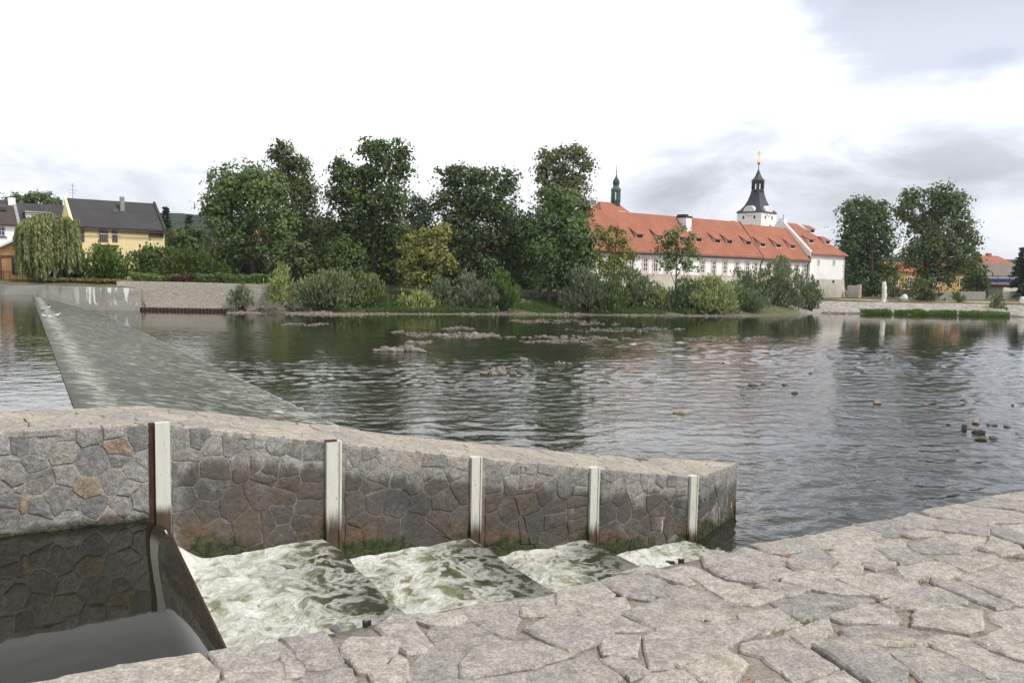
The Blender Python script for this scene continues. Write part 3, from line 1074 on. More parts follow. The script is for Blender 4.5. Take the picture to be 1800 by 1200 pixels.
M_WMORT2 = granite('wall_pointing', (0.27, 0.255, 0.235), (0.30, 0.285, 0.26), (0.36, 0.335, 0.30), wall=True, wetk=0.60)
M_PAINT = [paint_mat('painted_steel', wall_top(s), level_at(s - .1) if i else 1.2, [0.16, 0.42, 0.36, 0.30, 0.26][i]) for i, s in enumerate(POST_S)]
M_RUST = simple('rusty_steel', (0.050, 0.022, 0.017), 0.8, 0.45, 9.0, bump=0.004)
M_DARKSTEEL = simple('dark_steel', (0.035, 0.030, 0.028), 0.5, 0.3, 9.0)
WALL = build_wall()

# ------------------------------------------------------------------ water of the chute
M_FOAM = foam_mat('white_water', (0.030, 0.033, 0.014), (0.29, 0.30, 0.17), 1.55, 1.25, ANG, 0.57, 0.96, 0.06, fs=1.2, ridge=True)


def build_chute():
    # still pool above the first board, its surface bends down at the board
    S = np.concatenate([np.linspace(-9.0, -0.75, 12), np.linspace(-0.68, 0.05, 24)])
    N = np.linspace(EDGE_N - 0.3, 0.15, 30)
    V, F = [], []
    for n in N:
        for s in S:
            dip = -0.10 * max(0, (s + 0.26) / 0.31) ** 2.2
            V.append(CH(s, n, LEVEL[0] + dip))
    ns = len(S)
    for j in range(len(N) - 1):
        for i in range(ns - 1): F.append((j * ns + i, j * ns + i + 1, (j + 1) * ns + i + 1, (j + 1) * ns + i))
    o = mk('pool_water', V, F, M_POOL, None, smooth=True)
    tag(o, 'dark still pool of water above the first board of the chute', None, None, 'structure')
    bounds = [(0.02, POST_S[1]), (POST_S[1], POST_S[2]), (POST_S[2], POST_S[3]), (POST_S[3], 9.5)]
    for k, (a, b) in enumerate(bounds):
        lv = LEVEL[k + 1]
        nxt = LEVEL[min(k + 2, 4)]
        S = np.linspace(a - 0.02, b + (0.10 if k < 3 else 0), 90 if k < 3 else 130)
        N = np.linspace(EDGE_N - 0.2, 0.12, 130)
        SS, NN = np.meshgrid(S, N)
        u = (SS - a) / (b - a)
        if k == 3: u = (SS - a) / 1.7
        X, Y = SS * 1.0 + 31 * k, NN * 1.0 + 7 * k
        wav = 0.075 * (fbm(X * 1.7, Y * 1.5, 4) - 0.47) + 0.06 * (fbm(X * 5, Y * 4.0, 3) - 0.45)
        amp = 1.0 - 0.75 * sstep(0.55, 0.95, u) if k < 3 else 1.2 - sstep(0.5, 2.0, u)
        Z = lv + (0.035 if k < 3 else 0.03 - 0.11 * sstep(0.75, 1.9, u)) + wav * amp
        fall = 0.15 if k else 0.30          # what falls over the board upstream
        Z = Z + fall * np.exp(-((SS - a + 0.02) / 0.09) ** 2) * (0.7 + 0.6 * fbm(X * 3, Y * 3.5, 3)) - 0.02 * np.exp(-((u - 0.16) / 0.10) ** 2)
        if k < 3:
            Z = Z + 0.015 * np.exp(-((u - 0.86) / 0.12) ** 2) - (lv - nxt + 0.06) * np.clip((SS - b + 0.10) / 0.20, 0, 1) ** 2
        foam = 0.66 - 0.44 * sstep(0.35, 1.0, u + 0.5 * (fbm(X * 1.3, Y * 1.1, 3) - 0.47))
        foam = foam + 0.28 * np.exp(-(NN / 0.22) ** 2)
        if k == 0:
            mound = np.exp(-((SS - 0.16) / 0.15) ** 2) * np.exp(-((NN + 0.05) / 0.30) ** 2)
            Z = Z + 0.20 * mound * (0.8 + 0.5 * fbm(X * 5, Y * 5, 2))
            foam = foam + 0.06 + 0.3 * mound
        if k == 2: foam = foam - 0.05
        if k == 3: foam = 0.85 - 0.85 * sstep(0.15, 1.9, u)
        SS = SS + 0.06 * (vnoise(NN * 2.3 + 9 * k, NN * 0 + k) - 0.5) * np.clip((SS - a) / 0.3, 0, 1)
        V = np.stack([P0[0] + SS * SD[0] + NN * ND[0], P0[1] + SS * SD[1] + NN * ND[1], Z], -1).reshape(-1, 3)
        ns = len(S)
        ii, jj = np.meshgrid(np.arange(ns - 1), np.arange(len(N) - 1))
        q = (jj * ns + ii).ravel()
        F = np.stack([q, q + 1, q + 1 + ns, q + ns], -1)
        o = mk('white_water', V, F, M_FOAM, None, smooth=True, attrs={'foam': foam.ravel()})
        tag(o, ['foaming green and white water in the widest chamber below the dark pool',
                'foaming water tumbling in the second chamber of the chute',
                'streaked dark and white water in the third chamber of the chute',
                'small patch of foam where the chute runs out into the river'][k], None, None, 'structure')
    lab = ['rusty dark board holding back the still pool', 'weir board under the second drop of foam beside the second white post',
           'weir board under the third drop of foam beside the third white post', 'weir board at the last drop near the end of the wall']
    for k, s in enumerate(POST_S[:4]):
        m = MB()
        zt = LEVEL[k] - (0.11 if k == 0 else 0.16)
        m.box(CH, s - 0.02 + (0.06 if k == 0 else 0.02), s + 0.07, EDGE_N - 0.02, -0.06, -0.7, zt)
        o = m.build('stop_board', M_RUST)
        tag(o, lab[k], 'weir board', 'boards across the boat chute')
    # guides on the quay side: only their corners stand above the edge
    for i, (px, py, lab) in enumerate([(640, 1094, 'dark steel corner at the paving edge above the widest foam chamber'),
                                       (1196, 986, 'steel angle end at the paving edge near the last foam'),
                                       (1536, 913, 'dark rusty steel end at the paving edge beside the river')]):
        p = onz(px, py, PAVE_Z)
        s, n = to_sn(p)
        m = MB()
        z1 = PAVE_Z + 0.012
        m.box(CH, s - 0.006, s + 0.006, EDGE_N - 0.03, EDGE_N + 0.010, 1.2, z1)
        m.box(CH, s + 0.0065, s + 0.035, EDGE_N + 0.001, EDGE_N + 0.010, 1.2, z1 - 0.006)
        tag(m.build('steel_angle', M_DARKSTEEL if i != 1 else M_RUST), lab, 'steel post', 'steel guides on the quay edge')


build_chute()

# ------------------------------------------------------------------ river and weir
CR0, CR1 = np.array([-7.563, 14.43]), np.array([-35.5, 61.6])
cd = (CR1 - CR0) / np.linalg.norm(CR1 - CR0)
FT0 = onz(597, 745, 0.0)[:2]
fd = onz(287, 600, 0.0)[:2] - FT0; fd /= np.linalg.norm(fd)


def build_river():
    # a fan of rows and columns, finer near the quay, with wind waves as real relief
    rows = 5.0 * np.exp(np.linspace(0, math.log(170 / 5.0), 620))
    cols = np.concatenate([np.linspace(-2.2, -0.68, 18)[:-1], np.linspace(-0.68, 0.68, 460), np.linspace(0.68, 2.4, 20)[1:]])
    CC, RR = np.meshgrid(cols, rows)
    X = CC * RR; Y = RR
    r = np.random.default_rng(31)
    Z = np.zeros_like(X)
    for lam in np.exp(r.uniform(math.log(0.16), math.log(1.25), 64)):
        th = math.radians(-75) + r.normal(0, 0.70)      # waves run towards the quay
        k = 2 * math.pi / lam
        # each component is only kept where the mesh can carry it
        okm = sstep(0.9, 0.45, RR * 0.0057 / lam) * sstep(1.1, 0.55, RR * 0.0030 / lam)
        Z += okm * (0.0021 * lam ** 0.80) * np.sin(k * (X * math.cos(th) + Y * math.sin(th)) + r.uniform(0, 6.28) + 0.35 * np.sin(0.5 * X / lam + 0.3 * Y))
    wind = 0.35 + 1.1 * sstep(0.30, 0.60, fbm(X * 0.06 + 3, Y * 0.13 + 8, 3))
    calm = 1 - 0.80 * sstep(34, 62, Y + 26 * (fbm(X * 0.03 + 11, Y * 0.08, 3) - 0.47))
    Z = Z * 1.45 * wind * calm
    V = np.stack([X, Y, Z], -1).reshape(-1, 3)
    ns = len(cols)
    ii, jj = np.meshgrid(np.arange(ns - 1), np.arange(len(rows) - 1))
    q = (jj * ns + ii).ravel()
    F = np.stack([q, q + 1, q + 1 + ns, q + ns], -1)
    o = grid_obj('river', V, F, M_RIVER, (0, 40, 0))
    tag(o, 'rippled dark river reflecting the trees and the bright sky', None, None, 'structure')
    # upper river behind the weir crest
    a = CR0 - cd * 6.3
    b = CR0 + cd * 66
    near = CH(-9, 0.4, 1.2)
    V = [(a[0], a[1], 1.2), (b[0], b[1], 1.2), (-160, b[1], 1.2), (-160, near[1] - 20, 1.2), (near[0], near[1], 1.2), (CH(-1.5, .4, 1.2))]
    o = mk('upper_river', V, [tuple(range(len(V)))], M_UPPER, None, origin=(-30, 35, 1.2))
    tag(o, 'smooth upper river held behind the weir on the left', None, None, 'structure')
    # weir face
    nt, nu = 620, 60
    T = np.linspace(-6.3, 59.0, nt)
    U = np.linspace(-0.02, 1.06, nu)
    V, foam = [], []
    for t in T:
        c = CR0 + cd * t
        # foot point opposite
        f = FT0 + fd * (t - 2.5)
        for u in U:
            p = c + (f - c) * u
            prof = 1 - sstep(0.0, 1.0, u) * 0.35 - u * 0.65
            z = 1.206 * prof - 0.03 * max(0, u - 0.95) * 10
            V.append((p[0], p[1], z))
            foam.append(0.39 + 0.16 * math.exp(-((u - 0.07) / 0.06) ** 2) + 0.30 * math.exp(-((u - 1.0) / 0.03) ** 2) * (0.05 + 0.85 * vnoise(np.array([t * 2.1]), np.array([u * 30.0]))[0]) - 0.05 * sstep(0.2, 0.0, u) + 0.09 * sstep(0.45, 0.9, u) * sstep(20, 0, t))  # besides real foam, a pale crest band paints in the bright sky reflection
    V = np.array(V)
    TT, UU = [q.ravel() for q in np.meshgrid(T, U, indexing='ij')]
    sl = TT + UU * 1.6
    rel = 0.055 * (fbm(sl * 2.4 + 7, UU * 5.0 + 3, 3) - .47) + 0.05 * (fbm(sl * 0.7, UU * 9.0, 3) - .47)
    V[:, 2] += rel * np.clip(UU * 3.5, 0, 1) * np.clip((1.05 - UU) * 6, 0, 1)
    foam = np.array(foam) + 2.4 * np.clip(rel, 0, 1) * np.clip(UU * 3, 0, 1)
    F = [(i * nu + j, i * nu + j + 1, (i + 1) * nu + j + 1, (i + 1) * nu + j) for i in range(nt - 1) for j in range(nu - 1)]
    nrm = np.array([cd[1], -cd[0]])
    ang = math.atan2(nrm[1], nrm[0])
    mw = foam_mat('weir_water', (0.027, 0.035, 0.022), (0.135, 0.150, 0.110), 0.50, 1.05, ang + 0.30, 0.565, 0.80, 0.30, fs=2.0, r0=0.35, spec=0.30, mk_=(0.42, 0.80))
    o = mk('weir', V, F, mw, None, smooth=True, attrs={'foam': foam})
    tag(o, 'long sloping weir with thin grey green water streaming down it', None, None, 'structure')


build_river()
# ------------------------------------------------------------------ far bank: ground, hill, bank walls
SHX = [-160, -34, -31, -23.8, -18, -14.5, 0, 13.6, 22.2, 29, 35.2, 59, 120, 260]
SHY = [67.9, 69.4, 70.9, 70.9, 70.6, 70.8, 76.4, 79.8, 81.5, 86.5, 95.0, 95.9, 93, 90]


def ground_z(X, Y):
    X = np.asarray(X, float); Y = np.asarray(Y, float)
    d = Y - np.interp(X, SHX, SHY)
    mid = np.interp(d, [-4, 0, 2, 5, 9, 20, 80, 400], [-0.8, 0.0, 0.22, 0.75, 1.9, 2.2, 2.5, 4])
    rgt = np.interp(d, [-4, 0, 1, 6, 20, 60, 400], [-0.8, 0.0, 0.12, 1.22, 1.32, 1.4, 3])
    lft = np.interp(d, [-4, 0.5, 0.9, 3.5, 80, 400], [-0.8, -0.8, 1.86, 2.35, 2.6, 4])
    wr = sstep(25, 35, X); wl = sstep(-19, -21.5, X)
    return mid * (1 - wr) * (1 - wl) + rgt * wr + lft * wl


def build_ground():
    X = np.concatenate([np.linspace(-160, -70, 15)[:-1], np.linspace(-70, 90, 150), np.linspace(90, 260, 25)[1:]])
    Y = np.concatenate([np.linspace(66, 112, 70)[:-1], np.linspace(112, 180, 25)[:-1], np.linspace(180, 900, 22)])
    XX, YY = np.meshgrid(X, Y)
    Z = ground_z(XX, YY) + 0.16 * (fbm(XX * 0.5 + 50, YY * 0.5, 3) - 0.45) * (YY > np.interp(XX, SHX, SHY) + 0.5)
    d = YY - np.interp(XX, SHX, SHY)
    wr = sstep(25, 33, XX)
    stone = sstep(30, 34, XX) * sstep(-1, 0.2, d) * sstep(7.2, 6.0, d)
    shore = (1 - wr) * sstep(2.2, 1.0, d)
    sand = wr * np.maximum(sstep(9, 11.5, d) * sstep(21, 17, d) * sstep(41, 46, XX) * sstep(90, 76, XX), sstep(6.0, 6.6, d) * sstep(8.2, 7.4, d) * 0.7)
    V = np.stack([XX, YY, Z], -1).reshape(-1, 3)
    ns = len(X)
    ii, jj = np.meshgrid(np.arange(ns - 1), np.arange(len(Y) - 1))
    q = (jj * ns + ii).ravel()
    F = np.stack([q, q + 1, q + 1 + ns, q + ns], -1)
    m, t, b, pos = mat_base('bank_ground')
    n = t.noise(pos, 0.7, 6, 0.65)
    g = t.noise(pos, 5.0, 5, 0.7)
    grass = t.mix(t.ramp(n, 0.3, 0.7), (0.055, 0.085, 0.022), (0.16, 0.15, 0.065))
    grass = t.mix(t.ramp(g, 0.35, 0.7, 0, .5), grass, (0.10, 0.09, 0.05))
    rub = t.new('ShaderNodeTexVoronoi', {'Vector': t.scale(pos, 1, 1, 1.6), 'Scale': 2.6}, feature='DISTANCE_TO_EDGE').outputs['Distance']
    rubc = t.new('ShaderNodeTexVoronoi', {'Vector': t.scale(pos, 1, 1, 1.6), 'Scale': 2.6}).outputs['Color']
    rubv = t.new('ShaderNodeSeparateColor', {0: rubc}).outputs[0]
    st = t.mix(rubv, (0.27, 0.255, 0.235), (0.47, 0.45, 0.42))
    st = t.mix(t.ramp(rub, 0.0, 0.06), (0.16, 0.145, 0.12), st)
    st = t.mix(t.ramp(n, 0.58, 0.72, 0, 0.5), st, (0.13, 0.14, 0.06))
    c = t.mix(t.attr('stone'), grass, st)
    c = t.mix(t.ramp(t.math('ADD', t.attr('sand'), t.math('MULTIPLY', t.math('SUBTRACT', g, 0.5), 0.7)), 0.35, 0.6), c, t.mix(n, (0.38, 0.29, 0.20), (0.47, 0.38, 0.28)))
    c = t.mix(t.attr('shore'), c, (0.15, 0.13, 0.10))
    t.put(b.inputs['Base Color'], c)
    b.inputs['Roughness'].default_value = 0.95
    t.put(b.inputs['Normal'], t.new('ShaderNodeBump', {'Strength': 0.8, 'Distance': 0.12, 'Height': t.math('ADD', g, t.ramp(rub, 0, .1))}))
    o = mk('ground', V, F, m, None, origin=(0, 120, 0), smooth=True, attrs={'stone': stone.ravel(), 'sand': sand.ravel(), 'shore': shore.ravel()})
    tag(o, 'far river bank with grass, sandy path and stone revetment', None, None, 'structure')
    # wooded hill far behind
    X = np.linspace(-620, 560, 300); Y = np.linspace(560, 1000, 56)
    XX, YY = np.meshgrid(X, Y)
    ridge = np.interp(XX, [-620, -420, -280, -150, 0, 200, 400, 560], [66, 60, 54, 50, 40, 26, 29, 27])
    Z = ridge * sstep(540, 800, YY) + 4.5 * (fbm(XX * 0.09, YY * 0.05, 3) - 0.45) + 5 * (fbm(XX * 0.012, YY * 0.004, 2) - .4)
    V = np.stack([XX, YY, Z], -1).reshape(-1, 3)
    ns = len(X)
    ii, jj = np.meshgrid(np.arange(ns - 1), np.arange(len(Y) - 1))
    q = (jj * ns + ii).ravel()
    F = np.stack([q, q + 1, q + 1 + ns, q + ns], -1)
    m, t, b, pos = mat_base('forest_hill')
    n = t.noise(pos, 0.22, 5, 0.7)
    t.put(b.inputs['Base Color'], t.mix(t.ramp(n, 0.3, 0.7), (0.014, 0.026, 0.016), (0.036, 0.055, 0.030)))
    b.inputs['Roughness'].default_value = 1.0
    b.inputs['Specular IOR Level'].default_value = 0.0
    t.put(b.inputs['Normal'], t.new('ShaderNodeBump', {'Strength': 1.0, 'Distance': 3.0, 'Height': n}))
    o = mk('hill', V, F, m, None, origin=(0, 780, 0), smooth=False)
    tag(o, 'dark wooded hill rising far behind the trees', None, None, 'structure')


build_ground()


def strip_wall(name, pts, zb, thick, mat, label, cat, zt):
    """a wall along plan points with a top height per point"""
    P = [np.array([p[0], p[1]]) for p in pts]
    rings = []
    for i, p in enumerate(P):
        t = P[min(i + 1, len(P) - 1)] - P[max(i - 1, 0)]
        t /= np.linalg.norm(t)
        nn = np.array([-t[1], t[0]])
        a, b = p, p + nn * thick
        rings.append([(a[0], a[1], zb), (b[0], b[1], zb), (b[0], b[1], zt[i]), (a[0], a[1], zt[i])])
    m = MB()
    m.loft(rings)
    o = m.build(name, mat)
    return tag(o, label, cat)


def far_wall_mat(name, a, b2, joint, sc, stain=None, jf=0.7):
    m, t, b, pos = mat_base(name)
    n = t.noise(pos, 1.2, 6, 0.65)
    p = t.scale(pos, 1.0, 1.0, 2.0)
    v = t.new('ShaderNodeTexVoronoi', {'Vector': p, 'Scale': sc}, feature='DISTANCE_TO_EDGE').outputs['Distance']
    vc = t.new('ShaderNodeSeparateColor', {0: t.new('ShaderNodeTexVoronoi', {'Vector': p, 'Scale': sc}).outputs['Color']}).outputs[0]
    c = t.mix(t.math('ADD', t.math('MULTIPLY', n, 0.5), t.math('MULTIPLY', vc, 0.5)), a, b2)
    c = t.mix(t.ramp(v, 0.0, 0.07, jf, 0.0), c, joint)
    if stain:
        sx = t.new('ShaderNodeSeparateXYZ', {0: pos})
        s = t.noise(t.scale(pos, 2.4, 2.4, 0.55), 1.0, 4, 0.6, 0.5)
        band = t.math('MULTIPLY', t.ramp(sx.outputs[0], stain[0], stain[0] + 2.5), t.ramp(sx.outputs[0], stain[1], stain[1] - 0.3))
        band = t.math('MULTIPLY', band, t.ramp(sx.outputs[2], 0.25, 0.7))
        c = t.mix(t.math('MULTIPLY', t.ramp(s, 0.54, 0.58), band), c, (0.75, 0.75, 0.73))
        dk = t.noise(t.scale(pos, 1.5, 1.5, 0.25), 1.0, 4, 0.6)
        c = t.mix(t.ramp(dk, 0.52, 0.72, 0, 0.55), c, (0.10, 0.10, 0.09))
    t.put(b.inputs['Base Color'], c)
    b.inputs['Roughness'].default_value = 0.9
    t.put(b.inputs['Normal'], t.new('ShaderNodeBump', {'Strength': 0.6, 'Distance': 0.05, 'Height': t.ramp(v, 0, .1) if jf > 0 else n}))
    return m


def build_banks():
    p0, p1, p2 = aty(-400, 500, 68.6), aty(60, 502, 69.2), aty(243, 507, 70.4)
    mc = far_wall_mat('stained_concrete', (0.24, 0.24, 0.215), (0.36, 0.35, 0.32), (0.2, 0.19, 0.17), 0.9, (-37.5, p2[0] + 0.05), 0.0)
    strip_wall('retaining_wall', [p0, p1, p2], -0.8, 0.8, mc, 'low grey concrete bank wall with white lime stains beside the weir', 'wall', [p0[2], p1[2], p2[2]])
    q = [aty(205, 497, 71.3), aty(330, 497, 71.5), aty(480, 498, 71.6), aty(560, 505, 72.5)]
    ms = far_wall_mat('pale_stone_wall', (0.36, 0.335, 0.28), (0.50, 0.47, 0.40), (0.24, 0.22, 0.18), 3.2)
    strip_wall('stone_bank_wall', q, -0.6, 0.7, ms, 'pale beige stone retaining wall left of the big willow bushes', 'wall', [2.45, 2.45, 2.4, 1.9])
    q = [aty(182, 546, 70.7), aty(300, 546, 70.8), aty(398, 547, 70.9)]
    root = empty('sheet_piling', (q[1][0], q[1][1], -0.6), 'low band of rusty brown sheet piles at the foot of the pale stone wall', 'sheet piling')
    m = MB()
    m.loft([[(a[0], a[1] + 0.10, -0.6), (a[0], a[1] + 0.55, -0.6), (a[0], a[1] + 0.55, 0.30), (a[0], a[1] + 0.10, 0.30)] for a in q])
    m.build('capping', M_CONC, root)
    n = 34
    for i in range(n):
        a = q[0] + (q[2] - q[0]) * (i + .5) / n
        w = (q[2][0] - q[0][0]) / n * 0.40
        m = MB(); dz = 0.25 + 0.01 * (i % 3)
        m.hexa([(a[0] - w, a[1] + .09, -.6), (a[0] - w * .5, a[1] - .06, -.6), (a[0] + w * .5, a[1] - .06, -.6), (a[0] + w, a[1] + .09, -.6)],
               [(a[0] - w, a[1] + .09, dz), (a[0] - w * .5, a[1] - .06, dz), (a[0] + w * .5, a[1] - .06, dz), (a[0] + w, a[1] + .09, dz)])
        m.build('sheet_pile', M_RUST, root)


build_banks()

# ------------------------------------------------------------------ buildings
def tile_mat(name, a, b2, sc=5.0):
    m, t, b, pos = mat_base(name)
    n = t.noise(pos, 0.6, 6, 0.65)
    f = t.noise(t.scale(pos, 3.4, 3.4, 6.0), 1.5, 2, 0.6)
    c = t.mix(t.math('ADD', t.math('MULTIPLY', t.ramp(n, 0.3, 0.7), 0.6), t.math('MULTIPLY', f, 0.4)), a, b2)
    t.put(b.inputs['Base Color'], c)
    b.inputs['Roughness'].default_value = 0.85
    w = t.new('ShaderNodeTexWave', {'Vector': pos, 'Scale': 1.6, 'Distortion': 0.4}, wave_type='BANDS', bands_direction='Z').outputs['Fac']
    t.put(b.inputs['Normal'], t.new('ShaderNodeBump', {'Strength': 0.7, 'Distance': 0.05, 'Height': t.math('ADD', w, f)}))
    return m


M_TILE = tile_mat('red_tiles', (0.235, 0.082, 0.048), (0.345, 0.130, 0.080))
M_TILE2 = tile_mat('old_red_tiles', (0.30, 0.07, 0.04), (0.40, 0.12, 0.065))
M_DARKTILE = tile_mat('dark_grey_tiles', (0.030, 0.030, 0.034), (0.052, 0.050, 0.054))
M_BROWNTILE = tile_mat('brown_tiles', (0.040, 0.028, 0.027), (0.065, 0.045, 0.042))
M_BROWN2 = tile_mat('weathered_brown_tiles', (0.12, 0.10, 0.09), (0.18, 0.15, 0.135))
M_WHITE = simple('white_render', (0.80, 0.80, 0.79), 0.9, 0.05, 0.8)
M_CREAM = simple('plinth_render', (0.52, 0.49, 0.44), 0.9, 0.12, 0.8)
M_PINK = simple('pink_trim', (0.62, 0.47, 0.42), 0.85, 0.1, 2.0)
M_YELLOW = simple('yellow_render', (0.76, 0.64, 0.37), 0.9, 0.05, 0.7)
M_ORANGE = simple('orange_render', (0.62, 0.36, 0.17), 0.9, 0.08, 0.9)
M_OCHRE = simple('ochre_render', (0.48, 0.31, 0.12), 0.9, 0.08, 0.9)
M_FRAME = simple('white_frame', (0.74, 0.74, 0.72), 0.6, 0.03)
M_BROWNFR = simple('brown_frame', (0.16, 0.085, 0.05), 0.6, 0.1)
M_SLATE = simple('slate_metal', (0.050, 0.054, 0.064), 0.5, 0.18, 1.5)
M_LANTERN = simple('dark_boards', (0.035, 0.032, 0.032), 0.6, 0.2)
M_COPPER = simple('green_copper', (0.075, 0.145, 0.12), 0.6, 0.35, 2.5)
M_COPPERD = simple('dark_copper', (0.045, 0.062, 0.060), 0.55, 0.3, 2.5)
M_GOLD = simple('gold', (0.80, 0.50, 0.14), 0.3, 0.05, 3, metal=1.0)
M_GUTTER = simple('gutter', (0.09, 0.07, 0.06), 0.5, 0.1)
M_STEEL = simple('grey_metal', (0.30, 0.31, 0.32), 0.45, 0.1, metal=0.3)
M_WOOD = simple('dark_timber', (0.06, 0.035, 0.022), 0.7, 0.2)


def glass_mat():
    m, t, b, pos = mat_base('window_glass')
    n = t.noise(pos, 0.9, 2, 0.5)
    t.put(b.inputs['Base Color'], t.mix(t.ramp(n, 0.4, 0.6), (0.012, 0.014, 0.017), (0.055, 0.06, 0.065)))
    b.inputs['Roughness'].default_value = 0.06
    return m


M_GLASS = glass_mat()


def on_line(fr, v, px, z):
    """u of the point of the line (u, v, z) that is seen in image column px"""
    a, b = fr(0, v, z) - EYE, fr(1, v, z) - EYE
    d = b - a
    k = (px - 900) / FPX
    # (a + u d).R = k (a + u d).F
    return float((k * (a @ _F) - a @ CR) / (d @ CR - k * (d @ _F)))


def z_at(fr, u, v, py):
    """height at which the vertical through (u, v) is seen in image row py"""
    p = fr(u, v, 0)
    a = p - EYE
    k = -(py - 600) / FPX
    e = np.array([0, 0, 1.0])
    return float((k * (a @ _F) - a @ CU) / (e @ CU - k * (e @ _F)))


def window(fr, u0, u1, z0, z1, root, bars=(1, 1), frame_mat=None, surround=None, out=0.05, open_leaf=False):
    """frame with bars in front of a recessed pane; wall face is v = 0, outside is -v"""
    w = 0.10 if u1 - u0 > 0.6 else 0.07
    m = MB()
    if surround:
        s = MB()
        g = 0.16
        s.box(fr, u0 - g, u0, -0.035, 0.02, z0 - g, z1 + g)
        s.box(fr, u1, u1 + g, -0.035, 0.02, z0 - g, z1 + g)
        s.box(fr, u0, u1, -0.033, 0.02, z0 - g, z0)
        s.box(fr, u0, u1, -0.033, 0.02, z1, z1 + g)
    m.box(fr, u0, u0 + w, -out, 0.03, z0, z1)
    m.box(fr, u1 - w, u1, -out, 0.03, z0, z1)
    m.box(fr, u0 + w, u1 - w, -out, 0.03, z0, z0 + w)
    m.box(fr, u0 + w, u1 - w, -out, 0.03, z1 - w, z1)
    for i in range(bars[0]):
        u = u0 + (u1 - u0) * (i + 1) / (bars[0] + 1)
        m.box(fr, u - w * .4, u + w * .4, -out + .006, 0.03, z0 + w, z1 - w)
    for i in range(bars[1]):
        z = z0 + (z1 - z0) * (i + 1) / (bars[1] + 1) * (1.1 if bars[1] == 1 else 1)
        m.box(fr, u0 + w, u1 - w, -out + .003, 0.028, z - w * .35, z + w * .35)
    fo = m.build('window', frame_mat or M_FRAME, root)
    p = MB()
    p.box(fr, u0 + w * .5, u1 - w * .5, -0.012, 0.02, z0 + w * .5, z1 - w * .5)
    p.build('pane', M_GLASS, fo)
    if surround: s.build('surround', surround, fo)
    return fo


def gable_roof(fr, u0, u1, v0, v1, ze, zr, ov_e=0.35, ov_g=0.25, th=0.16, hip0=0.0, hip1=0.0):
    vm = (v0 + v1) / 2
    sl = (zr - ze) / (vm - v0)
    a0, a1 = u0 - ov_g, u1 + ov_g
    m = MB()
    for sgn in (-1, 1):
        ve = v0 - ov_e if sgn < 0 else v1 + ov_e
        z = ze - sl * ov_e
        vr = vm + 0.0
        b4 = [fr(a0, ve, z), fr(a1, ve, z), fr(a1 - hip1, vr, zr), fr(a0 + hip0, vr, zr)]
        if sgn > 0: b4 = b4[::-1]
        m.hexa(b4, [p + np.array([0, 0, th]) for p in b4])
    for (h, ua, s) in ((hip0, a0, 0), (hip1, a1, 1)):
        if h > 0:
            ur = ua + h if s == 0 else ua - h
            z = ze - sl * ov_e
            A, B, Cc = fr(ua, v0 - ov_e, z), fr(ua, v1 + ov_e, z), fr(ur, vm, zr)
            up = np.array([0, 0, th])
            m.add([A, B, Cc, A + up, B + up, Cc + up], [(0, 1, 2), (3, 5, 4), (0, 3, 4, 1)])
    return m


def gable_walls(fr, u0, u1, v0, v1, zb, ze, zr=None):
    m = MB()
    vm = (v0 + v1) / 2
    if zr is None:
        m.box(fr, u0, u1, v0, v1, zb, ze)
    else:
        A = [fr(u0, v0, zb), fr(u0, v1, zb), fr(u0, v1, ze), fr(u0, vm, zr - .05), fr(u0, v0, ze)]
        B = [fr(u1, v0, zb), fr(u1, v1, zb), fr(u1, v1, ze), fr(u1, vm, zr - .05), fr(u1, v0, ze)]
        m.add(A + B, [(0, 1, 2, 3, 4)[::-1], (5, 6, 7, 8, 9), (0, 5, 9, 4), (1, 2, 7, 6), (4, 9, 8, 3), (3, 8, 7, 2), (0, 1, 6, 5)])
    return m


def dormer(fr, uc, vf, zroof, root, w=1.15, h=0.50, run=2.0, slope=1.16, roofmat=None):
    """a low shed dormer standing on a roof that rises with the given slope; zroof = roof surface at v = vf"""
    m = MB()
    zt = zroof + h
    zb = zroof + run * slope                # where the shed roof meets the tiles
    run2 = run
    th = 0.07
    # shed roof
    b4 = [fr(uc - w * .62, vf - 0.22, zt - 0.02), fr(uc + w * .62, vf - 0.22, zt - 0.02), fr(uc + w * .75, vf + run2 * .62, zroof + run2 * .62 * slope + .06),
          fr(uc - w * .75, vf + run2 * .62, zroof + run2 * .62 * slope + .06)]
    m.hexa(b4, [p + np.array([0, 0, th]) for p in b4])
    d = m.build('dormer', roofmat or M_TILE, root)
    c = MB()
    for s in (-1, 1):
        a = uc + s * w * .5
        b_ = uc + s * (w * .5 - .06)
        tri = lambda uu: [fr(uu, vf, zroof - .05), fr(uu, vf, zt - .02), fr(uu, vf + run2 * .6, zroof + run2 * .6 * slope)]
        T1, T2 = tri(a), tri(b_)
        c.add(T1 + T2, [(0, 1, 2), (3, 5, 4), (0, 3, 4, 1), (1, 4, 5, 2), (2, 5, 3, 0)])
    c.box(fr, uc - w * .5, uc + w * .5, vf - .02, vf + .04, zroof - .06, zroof + .09)
    c.build('dormer_cheeks', M_WHITE, d)
    p = MB()
    p.box(fr, uc - w * .44, uc + w * .44, vf + .06, vf + .10, zroof + .05, zt - .05)
    p.build('dormer_window', M_LANTERN, d)
    return d


